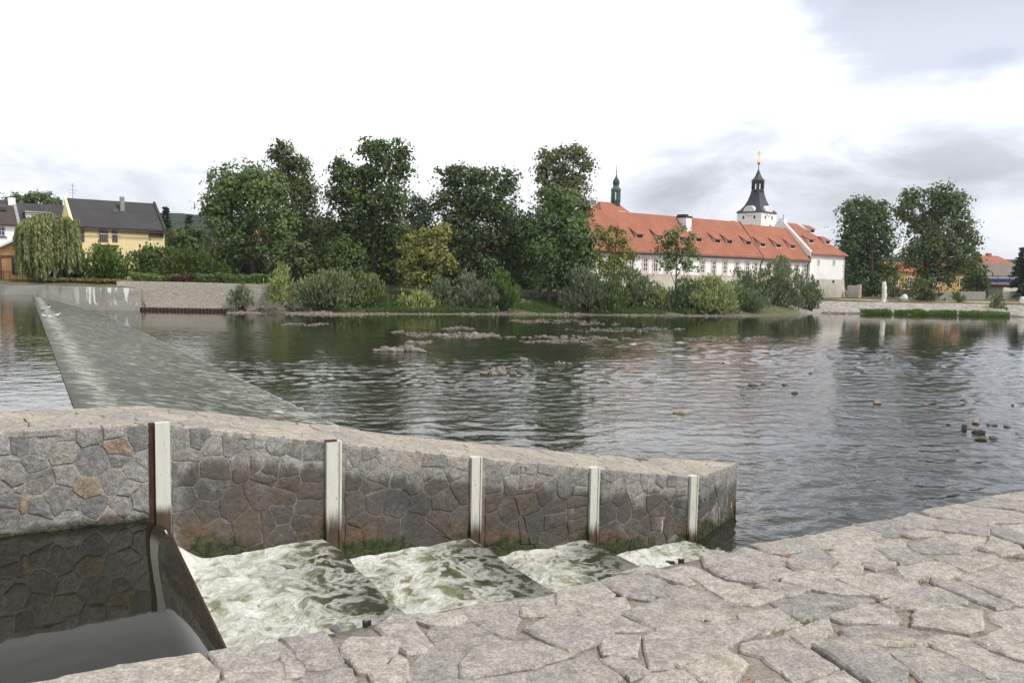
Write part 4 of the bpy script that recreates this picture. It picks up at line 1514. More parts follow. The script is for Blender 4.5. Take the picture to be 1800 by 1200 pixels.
def build_chateau():
    U = np.array([0.796, 0.605]); V = np.array([-0.605, 0.796])
    e0 = aty(1421, 453, 117.0)
    fr = frame((e0[0], e0[1], 0), U, V)
    ze = e0[2]
    root = empty('chateau', (e0[0] - 14, e0[1] - 8, 1.0), 'long white chateau wing with red tiled roof, pink window trim and small dormers', 'building')
    uL = -44.0
    D2 = 7.4
    zr = z_at(fr, 0, D2 / 2, 403)
    zst = z_at(fr, 0, 0, 487.5)
    w = gable_walls(fr, uL, 0, 0, D2, zst, ze + .05)
    w.build('wall', M_WHITE, root)
    m = MB(); m.box(fr, uL, 0.02, -0.07, D2 + .05, 0.3, zst - .16); m.build('plinth', M_CREAM, root)
    m = MB(); m.box(fr, uL, 0.02, -0.10, D2 + .06, zst - .16, zst); m.build('string_course', M_PINK, root)
    m = MB(); m.box(fr, uL, 0.0, -0.05, 0.0, ze - .62, ze - .40); m.box(fr, uL, 0.0, -0.16, 0.0, ze - .25, ze - .03); m.build('cornice', M_PINK, root)
    ub = on_line(fr, 0, 1338, ze)
    zr1 = zr + 0.30
    gable_roof(fr, ub, 0, 0, D2, ze, zr, 0.40, 0.0).build('roof', M_TILE, root)
    gable_roof(fr, uL, ub - .02, 0, D2, ze + .12, zr1, 0.40, 0.0, hip0=4.0).build('roof', M_TILE, root)
    sl = (zr - ze) / (D2 / 2)
    for k, (u, zz) in enumerate(((ub - .1, 0.30), (-0.05, 0.05))):
        m = MB()
        b4 = [fr(u, -.42, ze - sl * .4 + .12), fr(u + .16, -.42, ze - sl * .4 + .12), fr(u + .16, D2 / 2, zr + .14 + zz), fr(u, D2 / 2, zr + .14 + zz)]
        m.hexa(b4, [p + np.array([0, 0, .16]) for p in b4])
        m.build('verge', M_GUTTER, root)
    m = MB(); m.tube([fr(uL, -.46, ze - .42), fr(ub - .2, -.46, ze - .42)], .09); m.tube([fr(ub, -.46, ze - .54), fr(0, -.46, ze - .54)], .09); m.build('gutter', M_GUTTER, root)
    for px in (1338, 1420):
        u = on_line(fr, -.1, px, ze)
        m = MB(); m.tube([fr(u, -.4, ze - .55), fr(u, -.12, ze - 1.0), fr(u, -.12, 1.2)], .07); m.build('downpipe', M_GUTTER, root)
    # windows
    for px in (1075, 1098, 1134, 1152, 1172, 1206, 1235, 1254.5, 1274, 1295, 1313.5, 1328, 1350, 1362, 1375, 1387, 1400, 1414):
        u = on_line(fr, 0, px, ze - 2)
        zt, zb = ze - 0.95, ze - 2.55
        window(fr, u - .40, u + .40, zb, zt, root, (1, 2), surround=M_PINK)
    zm = ze + sl * 0.55 + .16
    for px in (1125, 1160, 1200, 1229, 1262, 1283, 1316):
        u = on_line(fr, .9, px, ze + 1)
        dormer(fr, u, .95, ze + .12 + sl * .95 + .10, root, slope=sl)
    for px in (1341.5, 1369, 1394):
        u = on_line(fr, .9, px, ze + 1)
        dormer(fr, u, .95, ze + sl * .95 + .10, root, slope=sl)
    # chimney on the ridge
    u = on_line(fr, D2 / 2, 1193, zr)
    zc = z_at(fr, u, D2 / 2, 381)
    m = MB(); m.box(fr, u - .55, u + .50, D2 / 2 - 1.7, D2 / 2 + .4, zr - 3, zc - .2); c = m.build('chimney', M_WHITE, root)
    m = MB(); m.box(fr, u - .62, u + .57, D2 / 2 - 1.77, D2 / 2 + .47, zc - .2, zc); m.box(fr, u - .35, u + .35, D2 / 2 - 1.3, D2 / 2, zc, zc + .25); m.build('chimney_cap', M_LANTERN, c)
    u = on_line(fr, D2 / 2, 1115, zr)
    m = MB(); m.box(fr, u - .5, u + .5, 6.0, 7.0, zr - 2, zr + .65); c = m.build('chimney', M_CREAM, root)
    m = MB(); m.box(fr, u - .65, u + .65, 5.85, 7.15, zr + .65, zr + .8); m.build('chimney_cap', M_CREAM, c)
    u = on_line(fr, D2 / 2, 1292, zr)
    m = MB(); m.box(fr, u - .3, u + .3, D2 / 2 + .2, D2 / 2 + .8, zr - 1, zr + .55); m.build('chimney', M_LANTERN, root)

    # higher block at the left end with the copper turret
    rt = empty('chateau_main_block', fr(-46, 6, 1.0), 'higher red roofed chateau block carrying a green copper turret behind the poplar', 'building')
    zr2 = z_at(fr, on_line(fr, 8, 1070, 11), 8, 358)
    u1 = on_line(fr, 8, 1118, ze)
    hipr = u1 - on_line(fr, 8, 1085, zr2)
    uA = on_line(fr, 8, 1012, zr2)
    gable_walls(fr, uA + .4, u1 - .3, 2.4, 13.6, 1.0, ze + 1).build('wall', M_WHITE, rt)
    rr = gable_roof(fr, uA, u1, 2.0, 14.0, ze + .8, zr2, .3, 0.1, hip1=max(hipr, 2.0), hip0=4).build('roof', M_TILE, rt)
    dsl = (zr2 - ze - .8) / 6
    u = on_line(fr, 5.0, 1053, zr2 - 2)
    dormer(fr, u, 5.6, ze + .8 + dsl * 3.6 + .1, rt, w=1.2, slope=dsl)
    for px in (1060, 1085):
        u = on_line(fr, 2.4, px, ze)
        window(fr, u - .4, u + .4, ze - 2.4, ze - .8, rt, (1, 2), surround=M_PINK)
    # turret
    ut = on_line(fr, 8, 1082, zr2)
    c = fr(ut, 8, 0)
    zp = lambda y: z_at(fr, ut, 8, y)
    k = (c - EYE) @ _F / FPX                       # metres per pixel there
    m = MB(); m.loft([ring(c, 8.6 * k, 8, .39, zp(372)), ring(c, 8.2 * k, 8, .39, zp(356)), ring(c, 8.8 * k, 8, .39, zp(355)), ring(c, 8.8 * k, 8, .39, zp(352))])
    tur = m.build('turret', M_COPPERD, rt)
    m = MB()
    for i in range(8):
        a = .39 + i * math.pi / 4
        q = c + np.array([math.cos(a), math.sin(a), 0]) * 7.2 * k
        m.loft([ring(q, 1.5 * k, 6, 0, zp(352)), ring(q, 1.3 * k, 6, 0, zp(336))])
    m.build('turret_columns', M_COPPER, tur)
    m = MB(); m.loft([ring(c, 8.4 * k, 8, .39, zp(337)), ring(c, 9.2 * k, 8, .39, zp(334)), ring(c, 9.2 * k, 8, .39, zp(332.5)), ring(c, 6.2 * k, 8, .39, zp(330)), ring(c, 5.0 * k, 8, .39, zp(326))])
    m.build('turret_cornice', M_COPPER, tur)
    m = MB()
    prof = [(4.9, 326), (5.8, 323), (5.9, 320), (5.2, 317), (3.2, 314), (1.5, 311), (0.9, 307), (0.55, 303), (1.2, 301.5), (0.5, 300), (0.3, 290)]
    m.loft([ring(c, r * k, 10, 0, zp(y)) for r, y in prof])
    m.build('turret_dome', M_COPPERD, tur, smooth=False)

    # right end wing with hipped roof
    rw = empty('chateau_corner_wing', fr(5, 3, 1.0), 'white corner wing of the chateau with tall hipped red roof at its right end', 'building')
    ur = on_line(fr, -.2, 1484, 6.5)
    zw = z_at(fr, ur, 0, 446.5)
    zb = z_at(fr, ur, 0, 491)
    zr3 = z_at(fr, 1.0, 4.6, 393.5)
    m = gable_walls(fr, 0.1, ur, -0.25, 9.2, zb, zw); m.build('wall', M_WHITE, rw)
    m = MB(); m.hexa([fr(0.05, -.45, .6), fr(ur + .25, -.5, .6), fr(ur + .2, 9.4, .6), fr(0.05, 9.4, .6)], [fr(0.05, -.30, zb), fr(ur + .05, -.30, zb), fr(ur + .05, 9.25, zb), fr(.05, 9.25, zb)])
    m.build('plinth', M_CREAM, rw)
    gable_roof(fr, 0.35, ur, -0.25, 9.2, zw, zr3, .4, .25, hip1=(ur - .2) * .66).build('roof', M_TILE, rw)
    # white gable parapet on the left
    m = MB()
    vm = 4.475
    A = lambda u: [fr(u, -.35, zw - .5), fr(u, -.35, zw + .1), fr(u, vm, zr3 + .45), fr(u, vm + .6, zr3 + .45), fr(u, 9.3, zw + .1), fr(u, 9.3, zw - .5)]
    a, b = A(-.12), A(.34)
    m.add(a + b, [(0, 1, 2, 3, 4, 5)[::-1], (6, 7, 8, 9, 10, 11)] + [(i, (i + 1) % 6, 6 + (i + 1) % 6, 6 + i) for i in range(6)])
    m.build('gable_parapet', M_WHITE, rw)
    sl3 = (zr3 - zw) / 4.72
    for px, v in ((1425, 1.1), (1454, 1.1), (1426, 3.0)):
        u = on_line(fr, v, px + 1, zw + 1.2)
        dormer(fr, u, v, zw + sl3 * (v + .25) + .12, rw, w=1.1, slope=sl3)
    for px in (1438, 1465):
        u = on_line(fr, -.25, px, 5)
        f2 = lambda a, b, z: fr(a, b - .25, z)
        window(f2, u - .32, u + .32, z_at(fr, u, -.25, 467), z_at(fr, u, -.25, 455.5), rw, (1, 2))
        m = MB(); m.box(f2, u - .28, u + .28, -.075, -.02, z_at(fr, u, -.25, 499), z_at(fr, u, -.25, 492.5)); m.build('cellar_window', M_LANTERN, rw)
    m = MB()
    for i in range(8):
        z = zb + .1 + (zw - zb) * i / 8
        m.box(fr, ur - (.28 if i % 2 else .42), ur + .03, -.29, .1, z, z + (zw - zb) / 8 * .55)
    m.build('corner_quoins', M_CREAM, rw)
    u = on_line(fr, 3.2, 1386, zr3)
    m = MB(); m.box(fr, 0.0, .7, 4.2, 5.2, zr3 - 1, zr3 + .75); c2 = m.build('chimney', M_WHITE, rw)
    m = MB(); m.tube([fr(.3, 4.6, zr3 + .7), fr(.3, 4.6, zr3 + 1.3)], .04); m.build('flue', M_LANTERN, c2)
    # low white yard wall right of the wing
    yw = empty('yard_wall', fr(ur + 2, -1, 1.0), 'low whitewashed yard wall with sloping stair rail right of the chateau corner', 'wall')
    p0, p1 = aty(1489, 524, 121.5), aty(1510, 524, 119.5)
    fy = frame((p0[0], p0[1], 0), (p1 - p0)[:2] / np.linalg.norm((p1 - p0)[:2]), -np.array([-(p1 - p0)[1], (p1 - p0)[0]]) / -np.linalg.norm((p1 - p0)[:2]))
    L = float(np.linalg.norm((p1 - p0)[:2]))
    m = MB(); m.box(fy, 0, L - .35, 0, .35, .7, 3.15); m.build('wall_panel', M_CREAM, yw)
    m = MB(); m.box(fy, L - .35, L, -.05, .42, .7, 3.3); m.build('end_pillar', M_PINK, yw)
    m = MB()
    for k in range(4): m.hexa([fy(.1, -.5, 2.3 - .5 * k), fy(.2, -.5, 2.3 - .5 * k), fy(L - .1, -.9, 1.3 - .25 * k), fy(L - .2, -.9, 1.3 - .25 * k)],
                              [fy(.1, -.45, 2.38 - .5 * k), fy(.2, -.45, 2.38 - .5 * k), fy(L - .1, -.85, 1.38 - .25 * k), fy(L - .2, -.85, 1.38 - .25 * k)])
    m.build('stair_rail', M_STEEL, yw)

    # clock tower
    c = aty(1329, 400, 150.0); c[2] = 0
    ft = frame(c, (1, 0), (0, 1))
    zp = lambda y: z_at(ft, 0, 0, y)
    k = (c - EYE) @ _F / FPX
    tw = empty('clock_tower', (c[0], c[1], 1.2), 'white clock tower with flaring dark slate roof, lantern and gilded cross', 'tower')
    rot = math.radians(-93)
    R_ = 33.5 * k
    ze2 = zp(374.5)
    m = MB(); m.loft([ring(c, R_, 4, rot, 1.0), ring(c, R_, 4, rot, ze2)]); body = m.build('wall', M_WHITE, tw)
    m = MB()
    prof = [(35.5, 375.5), (35.0, 373.5), (28, 369), (21.5, 362), (16.5, 353), (13, 344), (11, 336)]
    m.loft([ring(c, r * k, 4, rot, zp(y)) for r, y in prof]); rf = m.build('roof', M_SLATE, tw)
    for i in range(4):
        a = rot + math.pi / 4 + i * math.pi / 2
        nrm = np.array([math.cos(a), math.sin(a)]); tg = np.array([-nrm[1], nrm[0]])
        ap = R_ * math.cos(math.pi / 4)
        fg = frame((c[0] + nrm[0] * (ap + .02), c[1] + nrm[1] * (ap + .02), 0), tg, -nrm)
        rad = 8.2 * k / math.cos(math.pi / 4) * .98
        zc = zp(374.0)
        m = MB()
        pts = [(-rad, -.12)] + [(rad * math.cos(q), rad * .95 * math.sin(q)) for q in np.linspace(math.pi, 0, 13)] + [(rad, -.12)]
        n = len(pts)
        VV = [fg(x, -.04, zc + y) for x, y in pts] + [fg(x, 2.2, zc + y) for x, y in pts]
        m.add(VV, [tuple(range(n - 1, -1, -1)), tuple(range(n, 2 * n))] + [(j, (j + 1) % n, n + (j + 1) % n, n + j) for j in range(n)])
        g = m.build('clock_gable', M_WHITE, tw)
        m = MB()
        cz = zc + .05
        outer = [(rad * .70 * math.cos(q), rad * .70 * math.sin(q)) for q in np.linspace(0, 2 * math.pi, 25)[:-1]]
        inner = [(x * .88, y * .88) for x, y in outer]
        n = len(outer)
        VV = [fg(x, -.06, cz + y) for x, y in outer] + [fg(x, -.06, cz + y) for x, y in inner] + [fg(x, -.03, cz + y) for x, y in outer] + [fg(x, -.03, cz + y) for x, y in inner]
        m.add(VV, [(j, (j + 1) % n, n + (j + 1) % n, n + j) for j in range(n)] + [(j, 2 * n + j, 2 * n + (j + 1) % n, (j + 1) % n) for j in range(n)] + [(n + j, n + (j + 1) % n, 3 * n + (j + 1) % n, 3 * n + j) for j in range(n)])
        m.box(fg, -.05, .05, -.08, -.045, cz, cz + rad * .5)
        m.box(fg, 0, rad * .38, -.085, -.046, cz - .05, cz + .05)
        m.build('clock_face', M_CREAM, g)
        m = MB(); 
        for xx in (-1.1, 1.1):
            m.box(fg, xx - .16, xx + .16, -.02, .05, zp(386), zp(380.5))
        m.box(fg, .35, .75, -.02, .05, zp(402), zp(396))
        m.build('slit_windows', M_LANTERN, tw)
    m = MB(); m.loft([ring(c, 11.0 * k, 8, .39, zp(337)), ring(c, 10.3 * k, 8, .39, zp(334.5)), ring(c, 10.3 * k, 8, .39, zp(333.5))]); 
    for i in range(8):
        a = .39 + i * math.pi / 4
        q = c + np.array([math.cos(a), math.sin(a), 0]) * 9.0 * k
        m.loft([ring(q, 1.7 * k, 4, a, zp(334)), ring(q, 1.7 * k, 4, a, zp(319))])
    m.loft([ring(c, 10.3 * k, 8, .39, zp(322)), ring(c, 10.6 * k, 8, .39, zp(317))])
    m.build('lantern', M_LANTERN, tw)
    m = MB(); prof = [(11.6, 318.5), (11.2, 317), (7.0, 312.5), (4.2, 307), (2.0, 301), (.7, 297), (.5, 290)]
    m.loft([ring(c, r * k, 8, .39, zp(y)) for r, y in prof]); m.build('lantern_roof', M_SLATE, tw)
    m = MB(); prof = [(.4, 291), (1.9, 289), (2.9, 286.5), (2.7, 284), (1.5, 282), (.5, 281), (.35, 276)]
    m.loft([ring(c, r * k, 10, 0, zp(y)) for r, y in prof])
    m.box(ft, -.07, .07, -.07, .07, zp(277), zp(265)); m.box(ft, -.38, .38, -.05, .05, zp(271.5), zp(270)); m.box(ft, -.24, .24, -.045, .045, zp(268.6), zp(267.6))
    m.build('gilded_cross', M_GOLD, tw)
    # a far red roof between tower and wing
    hb = empty('courtyard_house', aty(1372, 400, 142.0) * np.array([1, 1, 0]) + np.array([0, 0, 1.2]), 'low red roof peeping out between the clock tower and the corner wing', 'building')
    q = aty(1362, 408, 140.0)
    fh = frame((q[0], q[1], 0), U, V)
    gable_walls(fh, -4, 5, 0, 5, 1.2, q[2] - 1).build('wall', M_WHITE, hb)
    gable_roof(fh, -4, 5, 0, 5, q[2] - 1, q[2] + 1.0).build('roof', M_TILE2, hb)


build_chateau()


def build_left_houses():
    U = np.array([0.8, 0.6]); V = np.array([-0.6, 0.8])
    e = aty(128, 396, 82.0)
    fr = frame((e[0], e[1], 0), U, V)
    ze = e[2]
    L = on_line(fr, 0, 289, ze)
    zr = z_at(fr, 0, 4.0, 350.5)
    h = empty('yellow_house', fr(L / 2, 0, 2.3), 'pale yellow house with dark grey roof and small balcony behind the willow', 'house')
    gable_walls(fr, 0, L, 0, 8, 2.0, ze, zr).build('wall', M_YELLOW, h)
    gable_roof(fr, 0, L, 0, 8, ze, zr, .35, -.12).build('roof', M_DARKTILE, h)
    sl = (zr - ze) / 4
    for u, mt in ((-.06, M_YELLOW), (L - .02, M_DARKTILE)):
        m = MB()
        b4 = [fr(u - .1, -.40, ze - sl * .4), fr(u + .13, -.40, ze - sl * .4), fr(u + .13, 4, zr), fr(u - .1, 4, zr)]
        m.hexa(b4, [p + np.array([0, 0, .36]) for p in b4])
        m.build('verge', mt, h)
    m = MB(); m.tube([fr(0, -.42, ze - .42), fr(L, -.42, ze - .42)], .07); m.build('gutter', M_WOOD, h)
    zz = lambda u, py: z_at(fr, u, 0, py)
    for a, b, y0, y1, bars in ((138, 148.5, 425, 398, (0, 0)), (174, 190, 426, 399, (1, 0)), (197, 207, 426, 400, (0, 0)), (261, 288, 417, 403, (2, 0))):
        ua, ub = on_line(fr, 0, a, 6), on_line(fr, 0, b, 6)
        window(fr, ua, ub, zz(ua, y0), zz(ua, y1), h, bars, frame_mat=M_BROWNFR, out=.04)
    ua, ub = on_line(fr, -.3, 173, 5), on_line(fr, -.3, 211, 5)
    zb = zz(ua, 430)
    m = MB(); m.box(fr, ua, ub, -1.0, -.02, zb, zb + .16); bl = m.build('balcony', M_YELLOW, h)
    m = MB()
    m.tube([fr(ua, -.03, zb + 1.05), fr(ua, -.97, zb + 1.05), fr(ub, -.97, zb + 1.05), fr(ub, -.03, zb + 1.05)], .03)
    for i in range(13): m.tube([fr(ua + (ub - ua) * i / 12, -.97, zb + .16), fr(ua + (ub - ua) * i / 12, -.97, zb + 1.05)], .016, 4)
    m.build('railing', M_STEEL, bl)
    ua, ub = on_line(fr, -.1, 138, 5), on_line(fr, -.1, 149, 5)
    m = MB(); m.tube([fr(ua, -.10, zz(ua, 413)), fr(ub, -.10, zz(ua, 413))], .03)
    for i in range(5): m.tube([fr(ua + (ub - ua) * i / 4, -.1, zz(ua, 425)), fr(ua + (ub - ua) * i / 4, -.1, zz(ua, 413))], .016, 4)
    m.build('window_guard', M_STEEL, h)
    u = on_line(fr, 2.5, 215, zr)
    m = MB(); m.box(fr, u - .2, u + .2, 2.4, 2.8, z_at(fr, u, 2.5, 377) - .6, z_at(fr, u, 2.5, 346)); m.build('chimney', M_CONC, h)
    u = on_line(fr, 2.2, 203, zr - 1)
    m = MB()
    z = ze + sl * 2.0 + .18
    b4 = [fr(u - .3, 2.0, z), fr(u + .3, 2.0, z), fr(u + .3, 2.5, z + sl * .5), fr(u - .3, 2.5, z + sl * .5)]
    m.hexa(b4, [p + np.array([0, 0, .09]) for p in b4]); m.build('skylight', M_GLASS, h)
    u = on_line(fr, 4, 128, zr)
    m = MB(); z1 = z_at(fr, u, 4, 322)
    m.tube([fr(u, 4, zr - .2), fr(u, 4, z1)], .03, 5)
    for dz, w in ((.25, .25), (.7, .45), (1.0, .32)):
        m.tube([fr(u - w, 4, z1 - dz), fr(u + w, 4, z1 - dz)], .018, 4)
    m.build('tv_antenna', M_STEEL, h)
    # grey roofed neighbour
    e = aty(22, 397, 84.0)
    f2 = frame((e[0], e[1], 0), U, V)
    L2 = 6.2
    zr2 = z_at(f2, 1, 3.6, 359)
    g = empty('grey_roofed_house', f2(2, 0, 2.3), 'yellowish house with grey roof and white flat topped dormer behind the willow', 'house')
    gable_walls(f2, -.5, L2, 0, 7.2, 2.0, e[2], zr2).build('wall', M_YELLOW, g)
    gable_roof(f2, -.5, L2, 0, 7.2, e[2], zr2, .35, .0).build('roof', M_DARKTILE, g)
    ua, ub = on_line(f2, .8, 46, e[2] + 1), on_line(f2, .8, 86, e[2] + 1)
    za, zb = z_at(f2, ua, .8, 390), z_at(f2, ua, .8, 373)
    m = MB(); m.box(f2, ua, ub, .8, 3.0, za - .3, zb); d = m.build('dormer', M_WHITE, g)
    m = MB(); m.box(f2, ua - .15, ub + .15, .55, 3.3, zb, zb + .14); m.build('dormer_roof', M_STEEL, d)
    fd_ = lambda a, b, z: f2(a, b + .8, z)
    window(fd_, ua + .35, ua + 1.1, za + .1, zb - .1, g, (1, 0)); window(fd_, ua + 1.25, ub - .2, za + .1, zb - .1, g, (1, 0), frame_mat=M_BROWNFR)
    # white house at the left edge
    e = aty(32, 394, 78.0)
    f3 = frame((e[0], e[1], 0), U, V)
    zr3 = z_at(f3, -1, 3.4, 354)
    w = empty('white_house', f3(-4, 0, 2.3), 'white house with dark brown tiled roof at the left edge', 'house')
    gable_walls(f3, -9, 0, 0, 6.8, 2.0, e[2], zr3).build('wall', M_WHITE, w)
    gable_roof(f3, -9, 0, 0, 6.8, e[2], zr3, .35, .05).build('roof', M_BROWNTILE, w)
    m = MB()
    sl = (zr3 - e[2]) / 3.4
    b4 = [f3(-.1, -.38, e[2] - sl * .4 + .1), f3(.16, -.38, e[2] - sl * .4 + .1), f3(.16, 3.4, zr3 + .1), f3(-.1, 3.4, zr3 + .1)]
    m.hexa(b4, [p + np.array([0, 0, .2]) for p in b4]); m.build('verge', M_STEEL, w)
    u = on_line(f3, 3.0, 20, zr3)
    m = MB(); m.box(f3, u - .3, u + .3, 2.6, 3.4, zr3 - 1, z_at(f3, u, 3, 348)); c = m.build('chimney', M_WHITE, w)
    m = MB(); m.tube([f3(u, 3, zr3), f3(u, 3, z_at(f3, u, 3, 334))], .03, 4); m.build('aerial', M_STEEL, c)
    ua, ub = on_line(f3, 0, -4, 6), on_line(f3, 0, 9.5, 6)
    window(f3, ua, ub, z_at(f3, ub, 0, 415), z_at(f3, ub, 0, 399), w, (1, 1), frame_mat=simple('violet_frame', (.35, .33, .5), .6))
    m = MB(); m.box(f3, ua - .1, ub + .15, -.14, -.02, z_at(f3, ub, 0, 418), z_at(f3, ub, 0, 416)); m.build('sill', M_LANTERN, w)
    m = MB(); z = e[2] + sl * 1.6 + .2; u = on_line(f3, 1.6, 3, z)
    b4 = [f3(u - .4, 1.5, z), f3(u + .4, 1.5, z), f3(u + .4, 2.3, z + sl * .8), f3(u - .4, 2.3, z + sl * .8)]
    m.hexa(b4, [p + np.array([0, 0, .08]) for p in b4]); m.build('skylight', M_GLASS, w)
    # orange annex
    q = aty(48, 490, 74.5)
    f4 = frame((q[0], q[1], 0), (1, 0.12), (-0.12, 1))
    a = empty('orange_annex', f4(-2.5, 0, 2.2), 'low orange building with white sloping roof edge and dark doorway at the left edge', 'building')
    zz4 = lambda px, py: (on_line(f4, 0, px, 5), z_at(f4, on_line(f4, 0, px, 5), 0, py))
    prof = [zz4(-60, 464), zz4(30, 424), zz4(48, 434), (0.0, 2.0), (on_line(f4, 0, -60, 5), 2.0)]
    n = len(prof)
    m = MB()
    m.add([f4(x, 0, z) for x, z in prof] + [f4(x, 4, z) for x, z in prof], [tuple(range(n)), tuple(range(2 * n - 1, n - 1, -1))] + [(i, n + i, n + (i + 1) % n, (i + 1) % n) for i in range(n)])
    m.build('wall', M_ORANGE, a)
    m = MB()
    (x0, z0), (x1, z1), (x2, z2) = prof[0], prof[1], prof[2]
    for (xa, za, xb, zb_) in ((x0, z0, x1, z1), (x1, z1, x2 + .2, z2 - .1)):
        b4 = [f4(xa, -.45, za + .02), f4(xb, -.45, zb_ + .02), f4(xb, 4.3, zb_ + .02), f4(xa, 4.3, za + .02)]
        m.hexa(b4, [p + np.array([0, 0, .22]) for p in b4])
    m.build('roof', M_FRAME, a)
    (u0, z0), (u1, z1) = zz4(20, 483), zz4(33, 454)
    m = MB(); m.box(f4, u0, u1, -.03, .02, z0, z1); m.build('door', M_LANTERN, a)
    (u0, z0), (u1, z1) = zz4(-60, 451.5), zz4(46, 449.5)
    m = MB(); m.box(f4, u0, u1, -.06, .02, z0, z1); m.box(f4, on_line(f4, 0, 1, 5) - .05, on_line(f4, 0, 1, 5) + .05, -.1, .0, 2.2, z0); m.build('band', M_BROWNFR, a)
    (u0, z0), (u1, z1) = zz4(-40, 476), zz4(46, 472)
    m = MB(); m.tube([f4(u0, -.9, z0), f4(u1, -.9, z0)], .035)
    for i in range(9): m.tube([f4(u0 + (u1 - u0) * i / 8, -.9, 2.1), f4(u0 + (u1 - u0) * i / 8, -.9, z0)], .025, 4)
    m.build('terrace_railing', M_WOOD, a)
    m = MB(); m.box(f4, u0, u1 + .6, -1.2, -.05, 1.6, z0 - .75); m.build('terrace', M_CONC, a)
    # houses that show as scraps of roof between the trees
    for (px0, px1, yr, ye, Y, mt, wm, lab) in (
            (322, 392, 428, 452, 118, M_DARKTILE, M_CREAM, 'dark roofed cottage half hidden by the hedge right of the yellow house'),
            (425, 478, 404, 436, 135, M_TILE, M_BROWN2, 'red roofed house showing behind the trunk of the broad tree'),
            (690, 790, 400, 430, 130, M_TILE, M_WHITE, 'red roofed house glimpsed between the middle trees'),
            (846, 975, 416, 446, 130, M_TILE, M_WHITE, 'red roofed house glimpsed left of the poplar')):
        pe = aty(px0, ye, Y)
        f = frame((pe[0], pe[1], 0), (0.97, 0.24), (-0.24, 0.97))
        L = on_line(f, 0, px1, pe[2])
        r = empty('hidden_house', f(L / 2, 0, 2.4), lab, 'house', 'houses glimpsed behind the bank trees')
        zrr = z_at(f, L / 2, 3.5, yr)
        gable_walls(f, 0, L, 0, 7, 2.2, pe[2], zrr).build('wall', wm, r)
        gable_roof(f, 0, L, 0, 7, pe[2], zrr).build('roof', mt, r)
        for k in range(3):
            u = L * (k + .7) / 3.4
            window(f, u - .4, u + .4, pe[2] - 1.9, pe[2] - .6, r, (1, 1))


build_left_houses()


